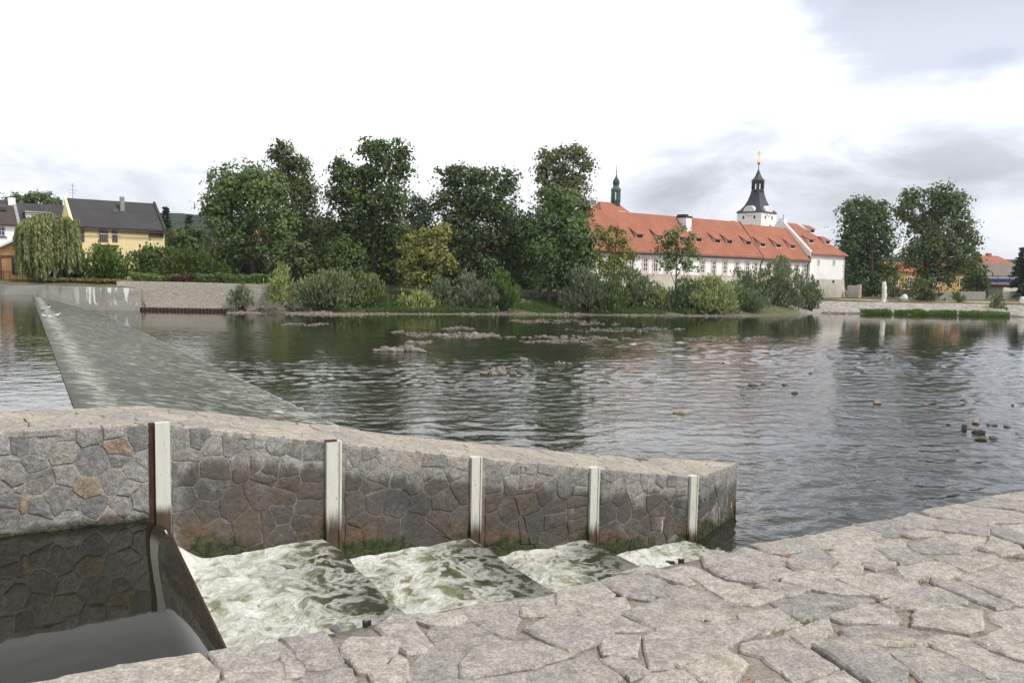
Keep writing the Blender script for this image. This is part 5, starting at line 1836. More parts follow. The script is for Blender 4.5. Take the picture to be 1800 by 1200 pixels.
def build_right_side():
    # ochre house behind the spreading tree
    e = aty(1562, 476, 150.0)
    f = frame((e[0], e[1], 0), (.98, .2), (-.2, .98))
    L = on_line(f, 0, 1705, e[2])
    r = empty('ochre_house', f(L / 2, 0, 1.2), 'ochre yellow building with red roof behind the spreading tree on the right', 'house')
    gable_walls(f, 0, L, 0, 8, 1.0, e[2], e[2] + 1.6).build('wall', M_OCHRE, r)
    gable_roof(f, 0, L, 0, 8, e[2], e[2] + 1.6).build('roof', M_TILE2, r)
    for k in range(6):
        u = L * (k + .6) / 6.2
        window(f, u - .5, u + .5, e[2] - 2.6, e[2] - .9, r, (1, 1))
    # red hipped house and brown roof in front
    e = aty(1730, 468, 185.0)
    f = frame((e[0], e[1], 0), (.96, .28), (-.28, .96))
    L = on_line(f, 0, 1794, e[2])
    r = empty('red_hipped_house', f(L / 2, 0, 1.4), 'house with hipped red roof and chimney behind the bridge', 'house')
    zrr = z_at(f, L / 2, 4, 450.5)
    gable_walls(f, 0, L, 0, 8, 1.2, e[2]).build('wall', M_WHITE, r)
    gable_roof(f, 0, L, 0, 8, e[2], zrr, hip0=2.6, hip1=2.6).build('roof', M_TILE, r)
    m = MB(); m.box(f, L * .5 - .5, L * .5 + .5, 3.6, 4.4, zrr - .5, zrr + .7); m.build('chimney', M_TILE2, r)
    e = aty(1733, 489, 165.0)
    f = frame((e[0], e[1], 0), (.96, .28), (-.28, .96))
    L = on_line(f, 0, 1815, e[2])
    r = empty('brown_roofed_house', f(L / 2, 0, 1.4), 'low house with wide weathered brown roof just behind the bridge', 'house')
    zrr = z_at(f, L / 2, 4, 464)
    gable_walls(f, 0, L, 0, 8, 1.2, e[2], zrr).build('wall', M_CREAM, r)
    gable_roof(f, 0, L, 0, 8, e[2], zrr).build('roof', M_BROWN2, r)
    # bridge
    b0 = aty(1733, 497, 138.0)
    f = frame((b0[0], b0[1], 0), (1.0, -.06), (.06, 1.0))
    zt, zb = b0[2] + .1, z_at(f, 0, 0, 504.5)
    r = empty('bridge', f(12, 0, 1.2), 'road bridge with blue railing and dark red girder at the right edge', 'bridge')
    mb = simple('blue_paint', (.018, .035, .16), .5, .1); mr = simple('girder_paint', (.10, .018, .035), .55, .15)
    m = MB(); m.box(f, 0, 45, 0, 7, zb, zt - .35); m.build('girder', mr, r)
    m = MB(); m.box(f, -.1, 45, -.15, 7.2, zt - .35, zt); m.build('deck', M_CONC, r)
    m = MB(); m.box(f, 0, 45, -.14, -.05, zt + .02, zt + .62); m.build('parapet_panel', mb, r)
    m = MB(); m.box(f, -.1, 45, -.18, -.02, zt + 1.0, zt + 1.10); m.build('handrail', mb, r)
    for i in range(24):
        m = MB(); m.box(f, i * 1.8, i * 1.8 + .09, -.15, -.06, zt, zt + 1.0); m.build('railing_post', mb, r)
    for u in (.6, 24):
        m = MB(); m.box(f, u, u + 2.4, .3, 6.8, -.5, zb); m.build('pier', M_CONC, r)
    # river walls on the right bank
    mw = far_wall_mat('rough_bank_stone', (.22, .205, .18), (.36, .34, .30), (.15, .14, .12), 2.0)
    q = [aty(1642, 520, 124), aty(1732, 522, 126)]
    strip_wall('bank_wall', q, .8, .5, mw, 'grey stone wall between the spreading tree and the bridge', 'wall', [z + .0 for z in (aty(1642, 512.5, 124)[2], aty(1732, 512.5, 126)[2])])
    q = [aty(1562, 522, 138), aty(1605, 522, 136)]
    strip_wall('garden_wall', q, .8, .5, far_wall_mat('dark_garden_stone', (.12, .11, .10), (.2, .185, .165), (.08, .07, .06), 1.6), 'dark low garden wall left of the spreading tree', 'wall', [aty(1562, 509, 138)[2], aty(1605, 509, 136)[2]])
    q = [aty(1762, 520, 127), aty(1850, 522, 129)]
    strip_wall('bridge_wall', q, .8, .5, mw, 'stone wall under the bridge at the right edge', 'wall', [aty(1762, 512, 127)[2], aty(1850, 512, 129)[2]])


build_right_side()
# ------------------------------------------------------------------ trees and shrubs
LM = {
    'dark': leaf_mat('leaf_dark', (0.043, 0.069, 0.023), (0.119, 0.164, 0.047)),
    'mid': leaf_mat('leaf_mid', (0.049, 0.086, 0.025), (0.143, 0.200, 0.057)),
    'olive': leaf_mat('leaf_olive', (0.062, 0.095, 0.025), (0.167, 0.219, 0.065)),
    'yellow': leaf_mat('leaf_yellowish', (0.090, 0.116, 0.025), (0.239, 0.239, 0.065)),
    'poplar': leaf_mat('leaf_poplar', (0.077, 0.103, 0.041), (0.215, 0.241, 0.103)),
    'willow': leaf_mat('leaf_willow', (0.133, 0.178, 0.057), (0.345, 0.377, 0.144)),
    'grey': leaf_mat('leaf_greygreen', (0.086, 0.121, 0.061), (0.224, 0.267, 0.146)),
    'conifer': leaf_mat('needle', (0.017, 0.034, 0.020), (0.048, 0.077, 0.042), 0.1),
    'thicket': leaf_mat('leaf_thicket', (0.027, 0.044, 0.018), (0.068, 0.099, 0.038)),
    'red': leaf_mat('leaf_reddish', (0.090, 0.035, 0.020), (0.150, 0.075, 0.035)),
    'grass': leaf_mat('grass_blade', (0.065, 0.115, 0.022), (0.160, 0.225, 0.055), 0.3),
    'dry': leaf_mat('grass_dry', (0.120, 0.110, 0.035), (0.260, 0.220, 0.090), 0.3),
}
M_BARK = simple('bark', (0.060, 0.048, 0.038), 0.95, 0.35, 3.0, bump=0.03)
M_PALEBARK = simple('pale_bark', (0.20, 0.17, 0.14), 0.9, 0.25, 3.0)


def unit(v):
    return v / (np.linalg.norm(v, axis=-1, keepdims=True) + 1e-9)


def leaf_quads(P, size, r, up=0.5, aspect=1.5, long_dir=None, out=None):
    """diamond leaves round the points P"""
    n = len(P)
    nrm = unit(r.normal(0, 1, (n, 3)) + np.array([0, 0, up])) if out is None else unit(out * 1.0 + r.normal(0, .42, (n, 3)) + np.array([0, 0, up]))
    a = unit(np.cross(nrm, r.normal(0, 1, (n, 3)))) if long_dir is None else unit(long_dir + r.normal(0, .25, (n, 3)))
    b = unit(np.cross(nrm, a))
    s = size * r.uniform(0.65, 1.35, (n, 1))
    L = a * s * aspect * 0.5
    W = b * s * 0.5
    bend = nrm * s * 0.12
    return np.stack([P - L, P + W * 0.9 - L * .1 + bend, P + L, P - W * 0.9 - L * .1 + bend], 1)


def crown_points(blobs, dens, r, shell=0.5, leaves_per=26, csize=0.40, flat=0.55):
    """blobs: (centre(3), rx, ry_depth, rz, weight): clumps of leaves through the volume"""
    out, cen, nr = [], [], []
    for c, rx, ry, rz, area in blobs:
        k = max(5, int(area * dens / leaves_per))
        d = unit(r.normal(0, 1, (k, 3)))
        rad = (shell + (1 - shell) * r.random((k, 1)) ** 0.7) * np.where(r.random((k, 1)) < 0.22, r.random((k, 1)), 1.0)
        rad *= r.uniform(0.86, 1.12, (k, 1))
        q = np.array(c) + d * rad * np.array([rx, ry, rz])
        cen.append(q)
        m = r.integers(int(leaves_per * .6), int(leaves_per * 1.4), k)
        cs = csize * r.uniform(.65, 1.45, k)
        idx = np.repeat(np.arange(k), m)
        off = r.normal(0, 1, (len(idx), 3)) * np.array([1, 1, flat])
        off[:, 2] -= 0.22 * (off[:, 0] ** 2 + off[:, 1] ** 2)      # clumps hang over at their rim
        out.append(q[idx] + off * cs[idx][:, None])
        nr.append(unit(off) + 0.6 * d[idx])
    return np.concatenate(out), np.concatenate(cen), np.concatenate(nr)


def px_blobs(lst, Y, r, depth=0.85, spread=0.45):
    res = []
    for cx, cy, rx, ry in lst:
        s = Y / FPX
        dy = r.normal(0, spread) * (rx + ry) * .5 * s
        yy = Y + dy
        res.append((aty(cx, cy, yy), rx * yy / FPX, (rx + ry) * .5 * depth * s, ry * yy / FPX, rx * ry))
    return res


def gz(p):
    return float(ground_z(p[0], p[1]))


def tree(name, label, Y, trunk, lst, mat, seed, dens=1.3, size=0.25, group=None, trunk_r=0.3, bark=None, csize=0.42, cat='tree', limbs=True,
         up=0.5, aspect=1.4, flat=0.55, shell=0.5, pale=False):
    r = np.random.default_rng(seed)
    blobs = px_blobs(lst, Y, r)
    base = aty(trunk[0], trunk[1], Y)
    base[2] = gz(base) - 0.15
    root = empty(name, base, label, cat, group)
    P, cen, nr = crown_points(blobs, dens, r, shell, csize=csize, flat=flat)
    g = ground_z(P[:, 0], P[:, 1])
    nr = nr[P[:, 2] > g + 0.05]; P = P[P[:, 2] > g + 0.05]
    quads_obj('crown', leaf_quads(P, size, r, up, aspect, out=nr), LM[mat], root)
    # trunk that splits into limbs towards the masses of the crown
    top = blobs[int(np.argmax([b[0][2] for b in blobs]))][0]
    m = MB()
    H = top[2] - base[2]
    mid = base + (top - base) * 0.45 + np.array([r.normal(0, .03 * H), r.normal(0, .03 * H), 0])
    mid[0] = base[0] * .6 + mid[0] * .4
    m.tube([base, base + (mid - base) * .15 + [0, 0, 0], base + (mid - base) * .55, mid, mid + (top - mid) * .6, top],
           [trunk_r * 1.25, trunk_r, trunk_r * .85, trunk_r * .62, trunk_r * .32, trunk_r * .08], 8)
    if limbs:
        for c, rx, ry, rz, area in blobs:
            k = r.uniform(.35, .8)
            st = base + (mid - base) * k if c[2] < mid[2] + 2 else mid + (top - mid) * r.uniform(0, .5)
            if st[2] > c[2]: st = base + (mid - base) * .4
            el = st + (c - st) * .5 + np.array([0, 0, .12 * np.linalg.norm(c - st)])
            m.tube([st, el, c, c + (c - el) * .5 + np.array([0, 0, rz * .3])], [trunk_r * .42, trunk_r * .28, trunk_r * .14, .02], 5)
    # twigs that show in the gaps
    for q in cen[r.choice(len(cen), min(70, len(cen)), replace=False)]:
        b = min(blobs, key=lambda bb: np.linalg.norm(bb[0] - q))[0]
        m.tube([b, b + (q - b) * .55 + r.normal(0, .12, 3), q], [trunk_r * .12, .035, .012], 4)
    m.build('trunk', bark or M_BARK, root)
    return root


TREES = [
    # name, label, Y, trunk px, blobs, leaf, kwargs
    ('broadleaf_tree', 'broad spreading tree with olive green crown and dark trunk at the left of the grove', 82, (448, 492),
     [(398, 322, 34, 34), (380, 372, 26, 40), (438, 305, 40, 30), (400, 360, 40, 28), (455, 345, 48, 40), (482, 330, 26, 30), (420, 402, 48, 26), (384, 450, 28, 34), (490, 395, 36, 32), (470, 435, 30, 22), (415, 440, 26, 22)], 'olive', dict(trunk_r=.36)),
    ('broadleaf_tree', 'taller dark green tree standing behind the broad olive tree', 89, (508, 485),
     [(497, 268, 26, 24), (520, 285, 24, 20), (536, 315, 22, 26), (500, 312, 34, 36), (528, 352, 30, 40), (505, 398, 46, 44), (545, 420, 32, 42), (556, 460, 34, 30)], 'dark', dict(trunk_r=.3)),
    ('broadleaf_tree', 'tallest dark tree with ragged double top in the middle of the grove', 84, (658, 492),
     [(650, 256, 24, 20), (672, 268, 22, 24), (704, 262, 20, 20), (700, 292, 26, 28), (597, 290, 18, 22), (610, 300, 20, 18), (655, 300, 36, 34), (600, 340, 34, 32), (640, 350, 40, 36), (690, 345, 32, 34), (612, 395, 46, 34), (668, 400, 46, 40), (704, 420, 32, 44), (640, 440, 44, 36), (690, 465, 38, 30)], 'dark', dict(trunk_r=.36)),
    ('broadleaf_tree', 'small blackish green tree squeezed between the tallest tree and the wide one', 97, (735, 480),
     [(736, 352, 16, 14), (722, 375, 20, 20), (748, 372, 16, 22), (736, 398, 28, 22), (730, 430, 34, 28), (752, 455, 34, 26)], 'conifer', dict(trunk_r=.24)),
    ('broadleaf_tree', 'wide dark tree with level ragged top left of the poplar', 85, (838, 500),
     [(790, 306, 24, 22), (818, 306, 24, 18), (850, 308, 26, 20), (888, 318, 24, 26), (785, 352, 28, 28), (826, 350, 40, 38), (872, 360, 38, 40), (902, 395, 24, 36), (800, 395, 40, 34), (850, 420, 50, 40), (892, 440, 34, 40), (800, 440, 34, 34), (845, 470, 44, 30)], 'dark', dict(trunk_r=.33)),
    ('poplar_tree', 'tall pale grey green poplar with airy rounded top left of the chateau', 89, (990, 500),
     [(965, 278, 20, 22), (988, 268, 22, 18), (1012, 266, 22, 18), (1028, 285, 15, 24), (955, 302, 20, 22), (990, 300, 36, 26), (1016, 318, 24, 26), (975, 335, 32, 26), (1008, 350, 34, 26), (1030, 360, 16, 20)], 'poplar', dict(trunk_r=.3, size=.24, shell=.3, csize=.36)),
    ('ash_tree', 'dense green tree with slender pale stem in front of the poplar', 83, (966, 515),
     [(968, 345, 26, 24), (990, 362, 30, 26), (952, 385, 26, 30), (985, 400, 42, 36), (1018, 400, 26, 34), (1022, 438, 26, 36), (960, 432, 40, 30), (995, 450, 44, 36), (975, 482, 46, 26), (1020, 478, 28, 28), (925, 395, 22, 30)], 'mid', dict(trunk_r=.2, bark=M_PALEBARK)),
    ('broadleaf_tree', 'dark leafy tree filling the gap below the wide tree and left of the pale stem', 91, (912, 495),
     [(905, 440, 34, 34), (930, 455, 30, 34), (890, 475, 36, 26), (928, 490, 32, 20), (935, 420, 22, 26)], 'dark', dict(trunk_r=.2)),
    ('young_tree', 'bright green rounded young tree in front of the tallest tree', 78, (604, 500),
     [(598, 425, 22, 18), (612, 440, 26, 22), (592, 455, 24, 22), (622, 462, 24, 22), (604, 480, 32, 18)], 'mid', dict(trunk_r=.14, size=.22, csize=.3)),
    ('young_tree', 'yellowish green tree in front of the small blackish tree', 79, (742, 505),
     [(718, 428, 22, 18), (745, 420, 26, 18), (772, 408, 20, 20), (760, 440, 28, 22), (725, 460, 28, 26), (775, 462, 28, 26), (745, 485, 32, 22)], 'yellow', dict(trunk_r=.16, size=.24, csize=.32)),
    ('young_tree', 'green rounded tree below the broad olive tree and right of its trunk', 79, (520, 500),
     [(500, 438, 26, 18), (530, 432, 22, 16), (520, 458, 38, 22), (490, 468, 24, 20), (545, 470, 22, 20)], 'mid', dict(trunk_r=.15, size=.24, csize=.32)),
    ('young_tree', 'yellow green tree with thin limbs in front of the left end of the chateau', 88, (1080, 500),
     [(1085, 403, 18, 12), (1070, 420, 20, 16), (1096, 425, 20, 16), (1112, 446, 20, 12), (1080, 450, 26, 16), (1062, 470, 26, 18), (1095, 470, 20, 14), (1052, 410, 12, 24), (1050, 450, 14, 24)], 'yellow', dict(trunk_r=.13, size=.22, csize=.3, dens=.8)),
    ('young_tree', 'slim open tree with see through crown standing before the chateau windows', 88, (1187, 515),
     [(1192, 408, 22, 12), (1170, 420, 18, 13), (1212, 420, 17, 14), (1190, 432, 30, 15), (1165, 440, 18, 13), (1215, 445, 17, 15), (1188, 458, 30, 14), (1205, 470, 20, 12), (1172, 470, 16, 12)], 'olive', dict(trunk_r=.11, size=.22, csize=.28, dens=.75)),
    ('broadleaf_tree', 'round topped dark tree right of the chateau corner', 133, (1527, 528),
     [(1520, 358, 34, 16), (1498, 378, 22, 24), (1548, 372, 22, 22), (1522, 388, 40, 26), (1492, 420, 22, 34), (1556, 415, 18, 30), (1522, 430, 46, 34), (1505, 470, 38, 36), (1550, 470, 32, 36), (1525, 500, 48, 18)], 'dark', dict(trunk_r=.45, size=.34, csize=.55, dens=1.4)),
    ('poplar_tree', 'big spreading poplar with fanned ragged top at the right', 113, (1622, 530),
     [(1600, 350, 16, 20), (1612, 345, 12, 16), (1590, 372, 20, 20), (1645, 340, 18, 18), (1662, 335, 14, 14), (1640, 365, 22, 28), (1670, 360, 20, 26), (1690, 355, 10, 22), (1610, 400, 18, 30), (1650, 405, 26, 36), (1690, 395, 24, 30), (1705, 420, 17, 24), (1630, 440, 42, 34), (1680, 445, 34, 34), (1600, 452, 22, 20), (1650, 480, 42, 26), (1625, 500, 30, 22), (1630, 518, 24, 14)], 'mid', dict(trunk_r=.5, size=.30, csize=.45, dens=1.4)),
    ('broadleaf_tree', 'small dark tree beside the left end of the bridge', 132, (1717, 525),
     [(1716, 455, 14, 13), (1708, 475, 18, 18), (1724, 480, 16, 20), (1714, 500, 24, 18)], 'dark', dict(trunk_r=.2, size=.36, csize=.5)),
    ('broadleaf_tree', 'low dark green tree spreading left of the big right poplar', 128, (1570, 525),
     [(1574, 478, 16, 14), (1565, 497, 18, 16), (1590, 505, 16, 12)], 'olive', dict(trunk_r=.2, size=.3, csize=.4, dens=.6)),
    ('broadleaf_tree', 'dark rounded tree rising behind the grey roof at the far left', 118, (62, 470),
     [(66, 345, 24, 12), (38, 352, 22, 10), (92, 354, 16, 10), (60, 370, 48, 22), (20, 360, 20, 14), (105, 372, 20, 18)], 'mid', dict(trunk_r=.3, size=.36, csize=.5)),
    ('broadleaf_tree', 'bushy green tree right of the yellow house in front of the hill', 104, (318, 470),
     [(318, 412, 28, 16), (300, 430, 28, 22), (335, 428, 24, 22), (350, 405, 16, 12), (365, 420, 14, 14)], 'mid', dict(trunk_r=.2, size=.3)),
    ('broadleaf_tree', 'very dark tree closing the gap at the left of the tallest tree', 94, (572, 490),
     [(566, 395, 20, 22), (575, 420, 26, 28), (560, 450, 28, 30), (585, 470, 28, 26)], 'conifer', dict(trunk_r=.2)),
    ('broadleaf_tree', 'dark green tree behind the bushes between the tallest tree and the yellowish tree', 92, (690, 492),
     [(690, 440, 32, 28), (712, 468, 28, 24), (672, 475, 28, 24)], 'dark', dict(trunk_r=.2)),
]
for k, (nm, lab, Y, tr, bl, lf, kw) in enumerate(TREES):
    tree(nm, lab, Y, tr, bl, lf, 40 + k, group='trees along the far bank', **kw)


def conifer(label, px, ytop, ybase, halfw, Y, seed):
    r = np.random.default_rng(seed)
    top = aty(px, ytop, Y); base = aty(px, ybase, Y); base[2] = gz(base) - .1
    root = empty('conifer_tree', base, label, 'tree', 'trees along the far bank')
    H = top[2] - base[2]; R = halfw * Y / FPX
    Q, D = [], []
    m = MB()
    m.tube([base, base + (top - base) * .5, top], [.2, .12, .03], 6)
    for t in np.linspace(.06, .97, 24):
        n = 7 if t < .8 else 5
        for i in range(n):
            a = r.uniform(0, 6.28); L = R * (1 - t) ** .8 * r.uniform(.75, 1.15) + .1
            s = base + (top - base) * t
            d = np.array([math.cos(a), math.sin(a), -.25])
            m.tube([s, s + d * L], [.03, .01], 4)
            kk = int(18 * L) + 10
            w = r.random(kk)[:, None]
            Q.append(s + d * L * w + r.normal(0, .13, (kk, 3)) * [1, 1, .5]); D.append(np.repeat(d[None], kk, 0))
    quads_obj('crown', leaf_quads(np.concatenate(Q), .26, r, .4, 1.8, np.concatenate(D)), LM['conifer'], root)
    m.build('trunk', M_BARK, root)


conifer('dark conifer just right of the yellow house roof', 292, 362, 470, 18, 106, 301)
conifer('small dark conifer farther right of the yellow house against the hill', 333, 376, 470, 20, 112, 302)
conifer('dark conifer cut by the right edge beside the bridge', 1797, 434, 500, 24, 128, 303)


def willow():
    r = np.random.default_rng(77)
    Y = 73.5
    base = aty(92, 497, Y); base[2] = gz(base) - .1
    root = empty('weeping_willow', base, 'weeping willow with hanging yellow green curtains in front of the yellow house', 'tree')
    m = MB()
    top = aty(84, 390, Y)
    m.tube([base, base + (top - base) * .5 + [.15, 0, 0], top], [.28, .2, .08], 8)
    Q, D = [], []
    for i in range(360):
        a = r.uniform(0, 6.28)
        rad = math.sqrt(r.uniform(0.02, 1))
        rx, ry = 2.55 * rad, 2.2 * rad
        o = np.array([math.cos(a) * rx, math.sin(a) * ry, 0])
        zt = top[2] + .75 * (1 - rad ** 2) - 0.35 + r.normal(0, .18)
        if o[0] < -.8: zt -= .25 * (-o[0] - .8)
        st = np.array([top[0], top[1], zt]) + o
        zb = base[2] + .3 + (2.6 * r.random() ** 1.5) + (.5 if o[0] > 1.2 else 0)
        L = max(.6, st[2] - zb)
        n = int(L * 17)
        w = np.linspace(0, 1, n)[:, None]
        sway = np.array([math.cos(a) * .28 + .08, math.sin(a) * .25, 0])
        pts = st + sway * w ** .6 * r.uniform(.3, 1) + np.array([0, 0, -1.0]) * w * L + r.normal(0, .05, (n, 3))
        Q.append(pts); D.append(np.repeat(np.array([[.12 * math.cos(a), .1, -1.0]]), n, 0))
        if i % 6 == 0: m.tube([top - [0, 0, .4], st - o * .35 + [0, 0, .2], st, pts[n // 2]], [.06, .035, .02, .008], 4)
    quads_obj('crown', leaf_quads(np.concatenate(Q), .155, r, .1, 2.6, np.concatenate(D)), LM['willow'], root)
    m.build('trunk', M_BARK, root)


willow()


def shrub(label, Y, lst, mat, seed, base, dens=1.5, size=.17, aspect=2.2, stems=True, name='shrub', group='shrubs on the far bank', csize=.26, upright=.6):
    r = np.random.default_rng(seed)
    blobs = px_blobs(lst, Y, r, .9, .3)
    b = aty(base[0], base[1], Y); b[2] = gz(b)
    root = empty(name, b, label, 'shrub', group)
    P, cen, nr = crown_points(blobs, dens, r, .55, 20, csize, .8)
    P = P[P[:, 2] > ground_z(P[:, 0], P[:, 1]) + .02]
    d = unit(P - (b - np.array([0, 0, 1.0]))) * .7 + np.array([0, 0, upright])
    quads_obj('foliage', leaf_quads(P, size, r, .3, aspect, d), LM[mat], root)
    m = MB()
    for q in cen[r.choice(len(cen), min(46, len(cen)), replace=False)]:
        s = b + np.array([(q[0] - b[0]) * .35, (q[1] - b[1]) * .35, 0]); s[2] = gz(s) - .05
        m.tube([s, s + (q - s) * .5 + [0, 0, .1], q + (q - s) * .12], [.035, .022, .008], 4)
    m.build('stems', M_BARK, root)


SHRUBS = [
    ('grey green willow bush, big and round, at the right end of the pale stone wall', 72.5, [(548, 510, 32, 28), (580, 497, 30, 24), (610, 512, 32, 28), (575, 522, 44, 22)], 'grey', (575, 546)),
    ('yellow green leggy bush at the left side of the big round willow bush', 72.0, [(490, 500, 16, 26), (480, 525, 20, 20), (505, 525, 18, 20), (497, 480, 8, 14)], 'willow', (488, 545)),
    ('small grey bush growing from the foot of the pale stone wall', 71.0, [(424, 510, 12, 12), (420, 525, 12, 14), (432, 520, 8, 12)], 'grey', (424, 545)),
    ('brownish green bush right of the big round willow bush', 73.5, [(645, 500, 22, 22), (662, 515, 20, 20), (640, 525, 22, 18)], 'olive', (650, 545)),
    ('pale green reedy bush below the yellowish tree', 75.5, [(735, 520, 18, 14), (722, 530, 18, 12), (750, 532, 16, 10)], 'willow', (735, 545)),
    ('brownish twiggy bush left of the wide grey willow bush', 77.0, [(775, 505, 20, 20), (790, 520, 22, 20), (765, 525, 18, 16)], 'grey', (778, 548)),
    ('wide grey green willow bush below the wide dark tree', 77.5, [(825, 500, 24, 22), (845, 515, 30, 24), (815, 525, 26, 18)], 'grey', (830, 549)),
    ('bright olive bush left of the gravel bank beneath the pale stem', 78.5, [(880, 495, 22, 22), (895, 515, 18, 22), (868, 522, 22, 20)], 'mid', (880, 549)),
    ('tall grey green bush left of the yellow green tree before the chateau', 80.5, [(1020, 490, 24, 24), (1040, 505, 30, 26), (1010, 520, 26, 20)], 'grey', (1025, 549)),
    ('yellowish round bush in the middle of the bank below the yellow green tree', 80.5, [(1072, 500, 20, 24), (1080, 522, 26, 20), (1062, 525, 20, 18)], 'olive', (1072, 550)),
    ('dark grey green bush before the left end of the chateau plinth', 82.5, [(1105, 488, 22, 18), (1125, 505, 26, 24), (1108, 522, 28, 20)], 'grey', (1115, 551)),
    ('small light bush between the dark bush and the slim open tree', 83.0, [(1155, 510, 14, 18), (1150, 526, 16, 14), (1172, 520, 14, 16)], 'willow', (1158, 551)),
    ('round grey willow bush just right of the slim open tree', 83.5, [(1205, 500, 22, 20), (1218, 518, 26, 20), (1195, 525, 20, 16)], 'grey', (1208, 552)),
    ('large rounded willow bush at the water where the grass ends', 83.0, [(1245, 500, 26, 18), (1262, 515, 28, 24), (1240, 525, 28, 22), (1282, 530, 16, 18)], 'willow', (1255, 556)),
    ('tall upright grey bush left of the highest willow bush by the chateau', 91.5, [(1308, 490, 18, 20), (1318, 510, 24, 24), (1300, 522, 20, 20)], 'grey', (1310, 551)),
    ('low grey bush at the water between the large rounded bush and the tall upright one', 86, [(1292, 515, 20, 20), (1310, 530, 24, 18), (1335, 525, 22, 18)], 'grey', (1312, 553)),
    ('highest willow bush, reaching the chateau windows', 92.5, [(1372, 466, 20, 16), (1360, 490, 34, 24), (1388, 495, 26, 26), (1345, 515, 30, 24), (1380, 525, 32, 20)], 'grey', (1365, 549)),
    ('round dark willow bush at the right end of the bush row', 95.5, [(1420, 505, 20, 18), (1428, 522, 22, 20), (1408, 525, 18, 18)], 'grey', (1420, 547)),
    ('small green bush on the path right of the big right poplar', 107, [(1687, 518, 10, 8), (1686, 528, 12, 9)], 'mid', (1686, 537)),
    ('small olive bush beside the pale rock at the far right', 100, [(1756, 524, 9, 9), (1752, 538, 14, 10), (1762, 545, 9, 7)], 'olive', (1755, 551)),
]
for k, (lab, Y, bl, lf, base) in enumerate(SHRUBS):
    shrub(lab, Y, bl, lf, 400 + k, base)
GARDEN = [
    ('round bright green bush hiding the foot of the yellow house', 74.5, [(185, 448, 26, 18), (165, 465, 22, 22), (205, 465, 26, 24), (185, 485, 34, 16)], 'mid', (185, 500), 'garden_bush'),
    ('blackish bush at the right foot of the weeping willow', 75.5, [(140, 450, 9, 16), (130, 472, 14, 16), (146, 484, 16, 14), (122, 488, 16, 12)], 'dark', (134, 500), 'garden_bush'),
    ('dark green hedge bush left of the two below the yellow house window', 78, [(248, 450, 18, 16), (265, 445, 18, 14), (255, 472, 26, 20)], 'dark', (256, 495), 'garden_bush'),
    ('dark green hedge bush with rounded top right of the yellow house', 78, [(300, 450, 26, 16), (325, 455, 24, 18), (310, 475, 36, 20), (285, 470, 20, 20)], 'dark', (305, 496), 'garden_bush'),
    ('dark hedge bush at the foot of the broad olive tree', 78.5, [(360, 458, 22, 18), (355, 478, 26, 16), (385, 475, 18, 18)], 'dark', (365, 497), 'garden_bush'),
]
for k, (lab, Y, bl, lf, base, nm) in enumerate(GARDEN):
    shrub(lab, Y, bl, lf, 450 + k, base, name=nm, size=.2, aspect=1.5, group='garden bushes on the left bank', csize=.3, upright=.1)


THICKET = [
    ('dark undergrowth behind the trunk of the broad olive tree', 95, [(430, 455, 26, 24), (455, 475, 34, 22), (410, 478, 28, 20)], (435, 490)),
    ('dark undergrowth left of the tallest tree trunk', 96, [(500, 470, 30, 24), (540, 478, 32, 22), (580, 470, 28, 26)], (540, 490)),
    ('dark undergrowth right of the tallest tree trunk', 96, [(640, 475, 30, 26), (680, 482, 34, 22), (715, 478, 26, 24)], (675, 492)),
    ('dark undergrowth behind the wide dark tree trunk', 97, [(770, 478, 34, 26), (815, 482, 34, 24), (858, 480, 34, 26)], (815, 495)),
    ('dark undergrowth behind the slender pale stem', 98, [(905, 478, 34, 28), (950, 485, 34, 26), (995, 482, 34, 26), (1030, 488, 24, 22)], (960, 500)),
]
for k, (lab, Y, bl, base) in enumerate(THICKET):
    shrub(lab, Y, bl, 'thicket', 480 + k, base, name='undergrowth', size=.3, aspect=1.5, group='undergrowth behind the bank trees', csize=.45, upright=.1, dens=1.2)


# ------------------------------------------------------------------ ground cover, grass, reeds
def blades(name, pts, h, w, mat, label, seed, lean=.35, cat=None, kind='stuff', group=None):
    r = np.random.default_rng(seed)
    n = len(pts)
    H = h * r.uniform(.5, 1.3, (n, 1)) * (.45 + 1.1 * fbm(pts[:, 0] * 1.1, pts[:, 1] * 1.1, 3))[:, None]
    a = r.uniform(0, 6.28, n)
    d = np.stack([np.cos(a), np.sin(a), np.zeros(n)], -1)
    side = np.stack([-np.sin(a), np.cos(a), np.zeros(n)], -1) * w * .5
    l = r.normal(0, lean, (n, 1))
    b = pts
    mid = b + np.array([0, 0, 1.0]) * H * .6 + d * l * H * .25
    tip = b + np.array([0, 0, 1.0]) * H + d * l * H * .9
    Q = np.stack([b - side, b + side, mid + side * .8, tip], 1)
    Q2 = np.stack([b - side, mid + side * .8, tip, mid - side * .8], 1)
    o = quads_obj(name, Q2, LM[mat] if isinstance(mat, str) else mat)
    return tag(o, label, cat, group, kind)


def bank_points(px0, px1, d0, d1, n, seed, clump=1.0):
    """points on the far bank between two image columns, d metres behind the water's edge"""
    r = np.random.default_rng(seed)
    X0 = aty(px0, 550, 80)[0] / 80; X1 = aty(px1, 550, 80)[0] / 80
    k = r.uniform(X0, X1, n * 3)
    d = r.uniform(d0, d1, n * 3)
    Y = np.full(n * 3, 80.0)
    for _ in range(4): Y = np.interp(k * Y, SHX, SHY) + d
    X = k * Y
    keep = fbm(X * .35 + seed, Y * .35, 3) > .32 + .16 * r.random(n * 3) * clump
    X, Y = X[keep][:n], Y[keep][:n]
    return np.stack([X, Y, ground_z(X, Y) - .03], -1)


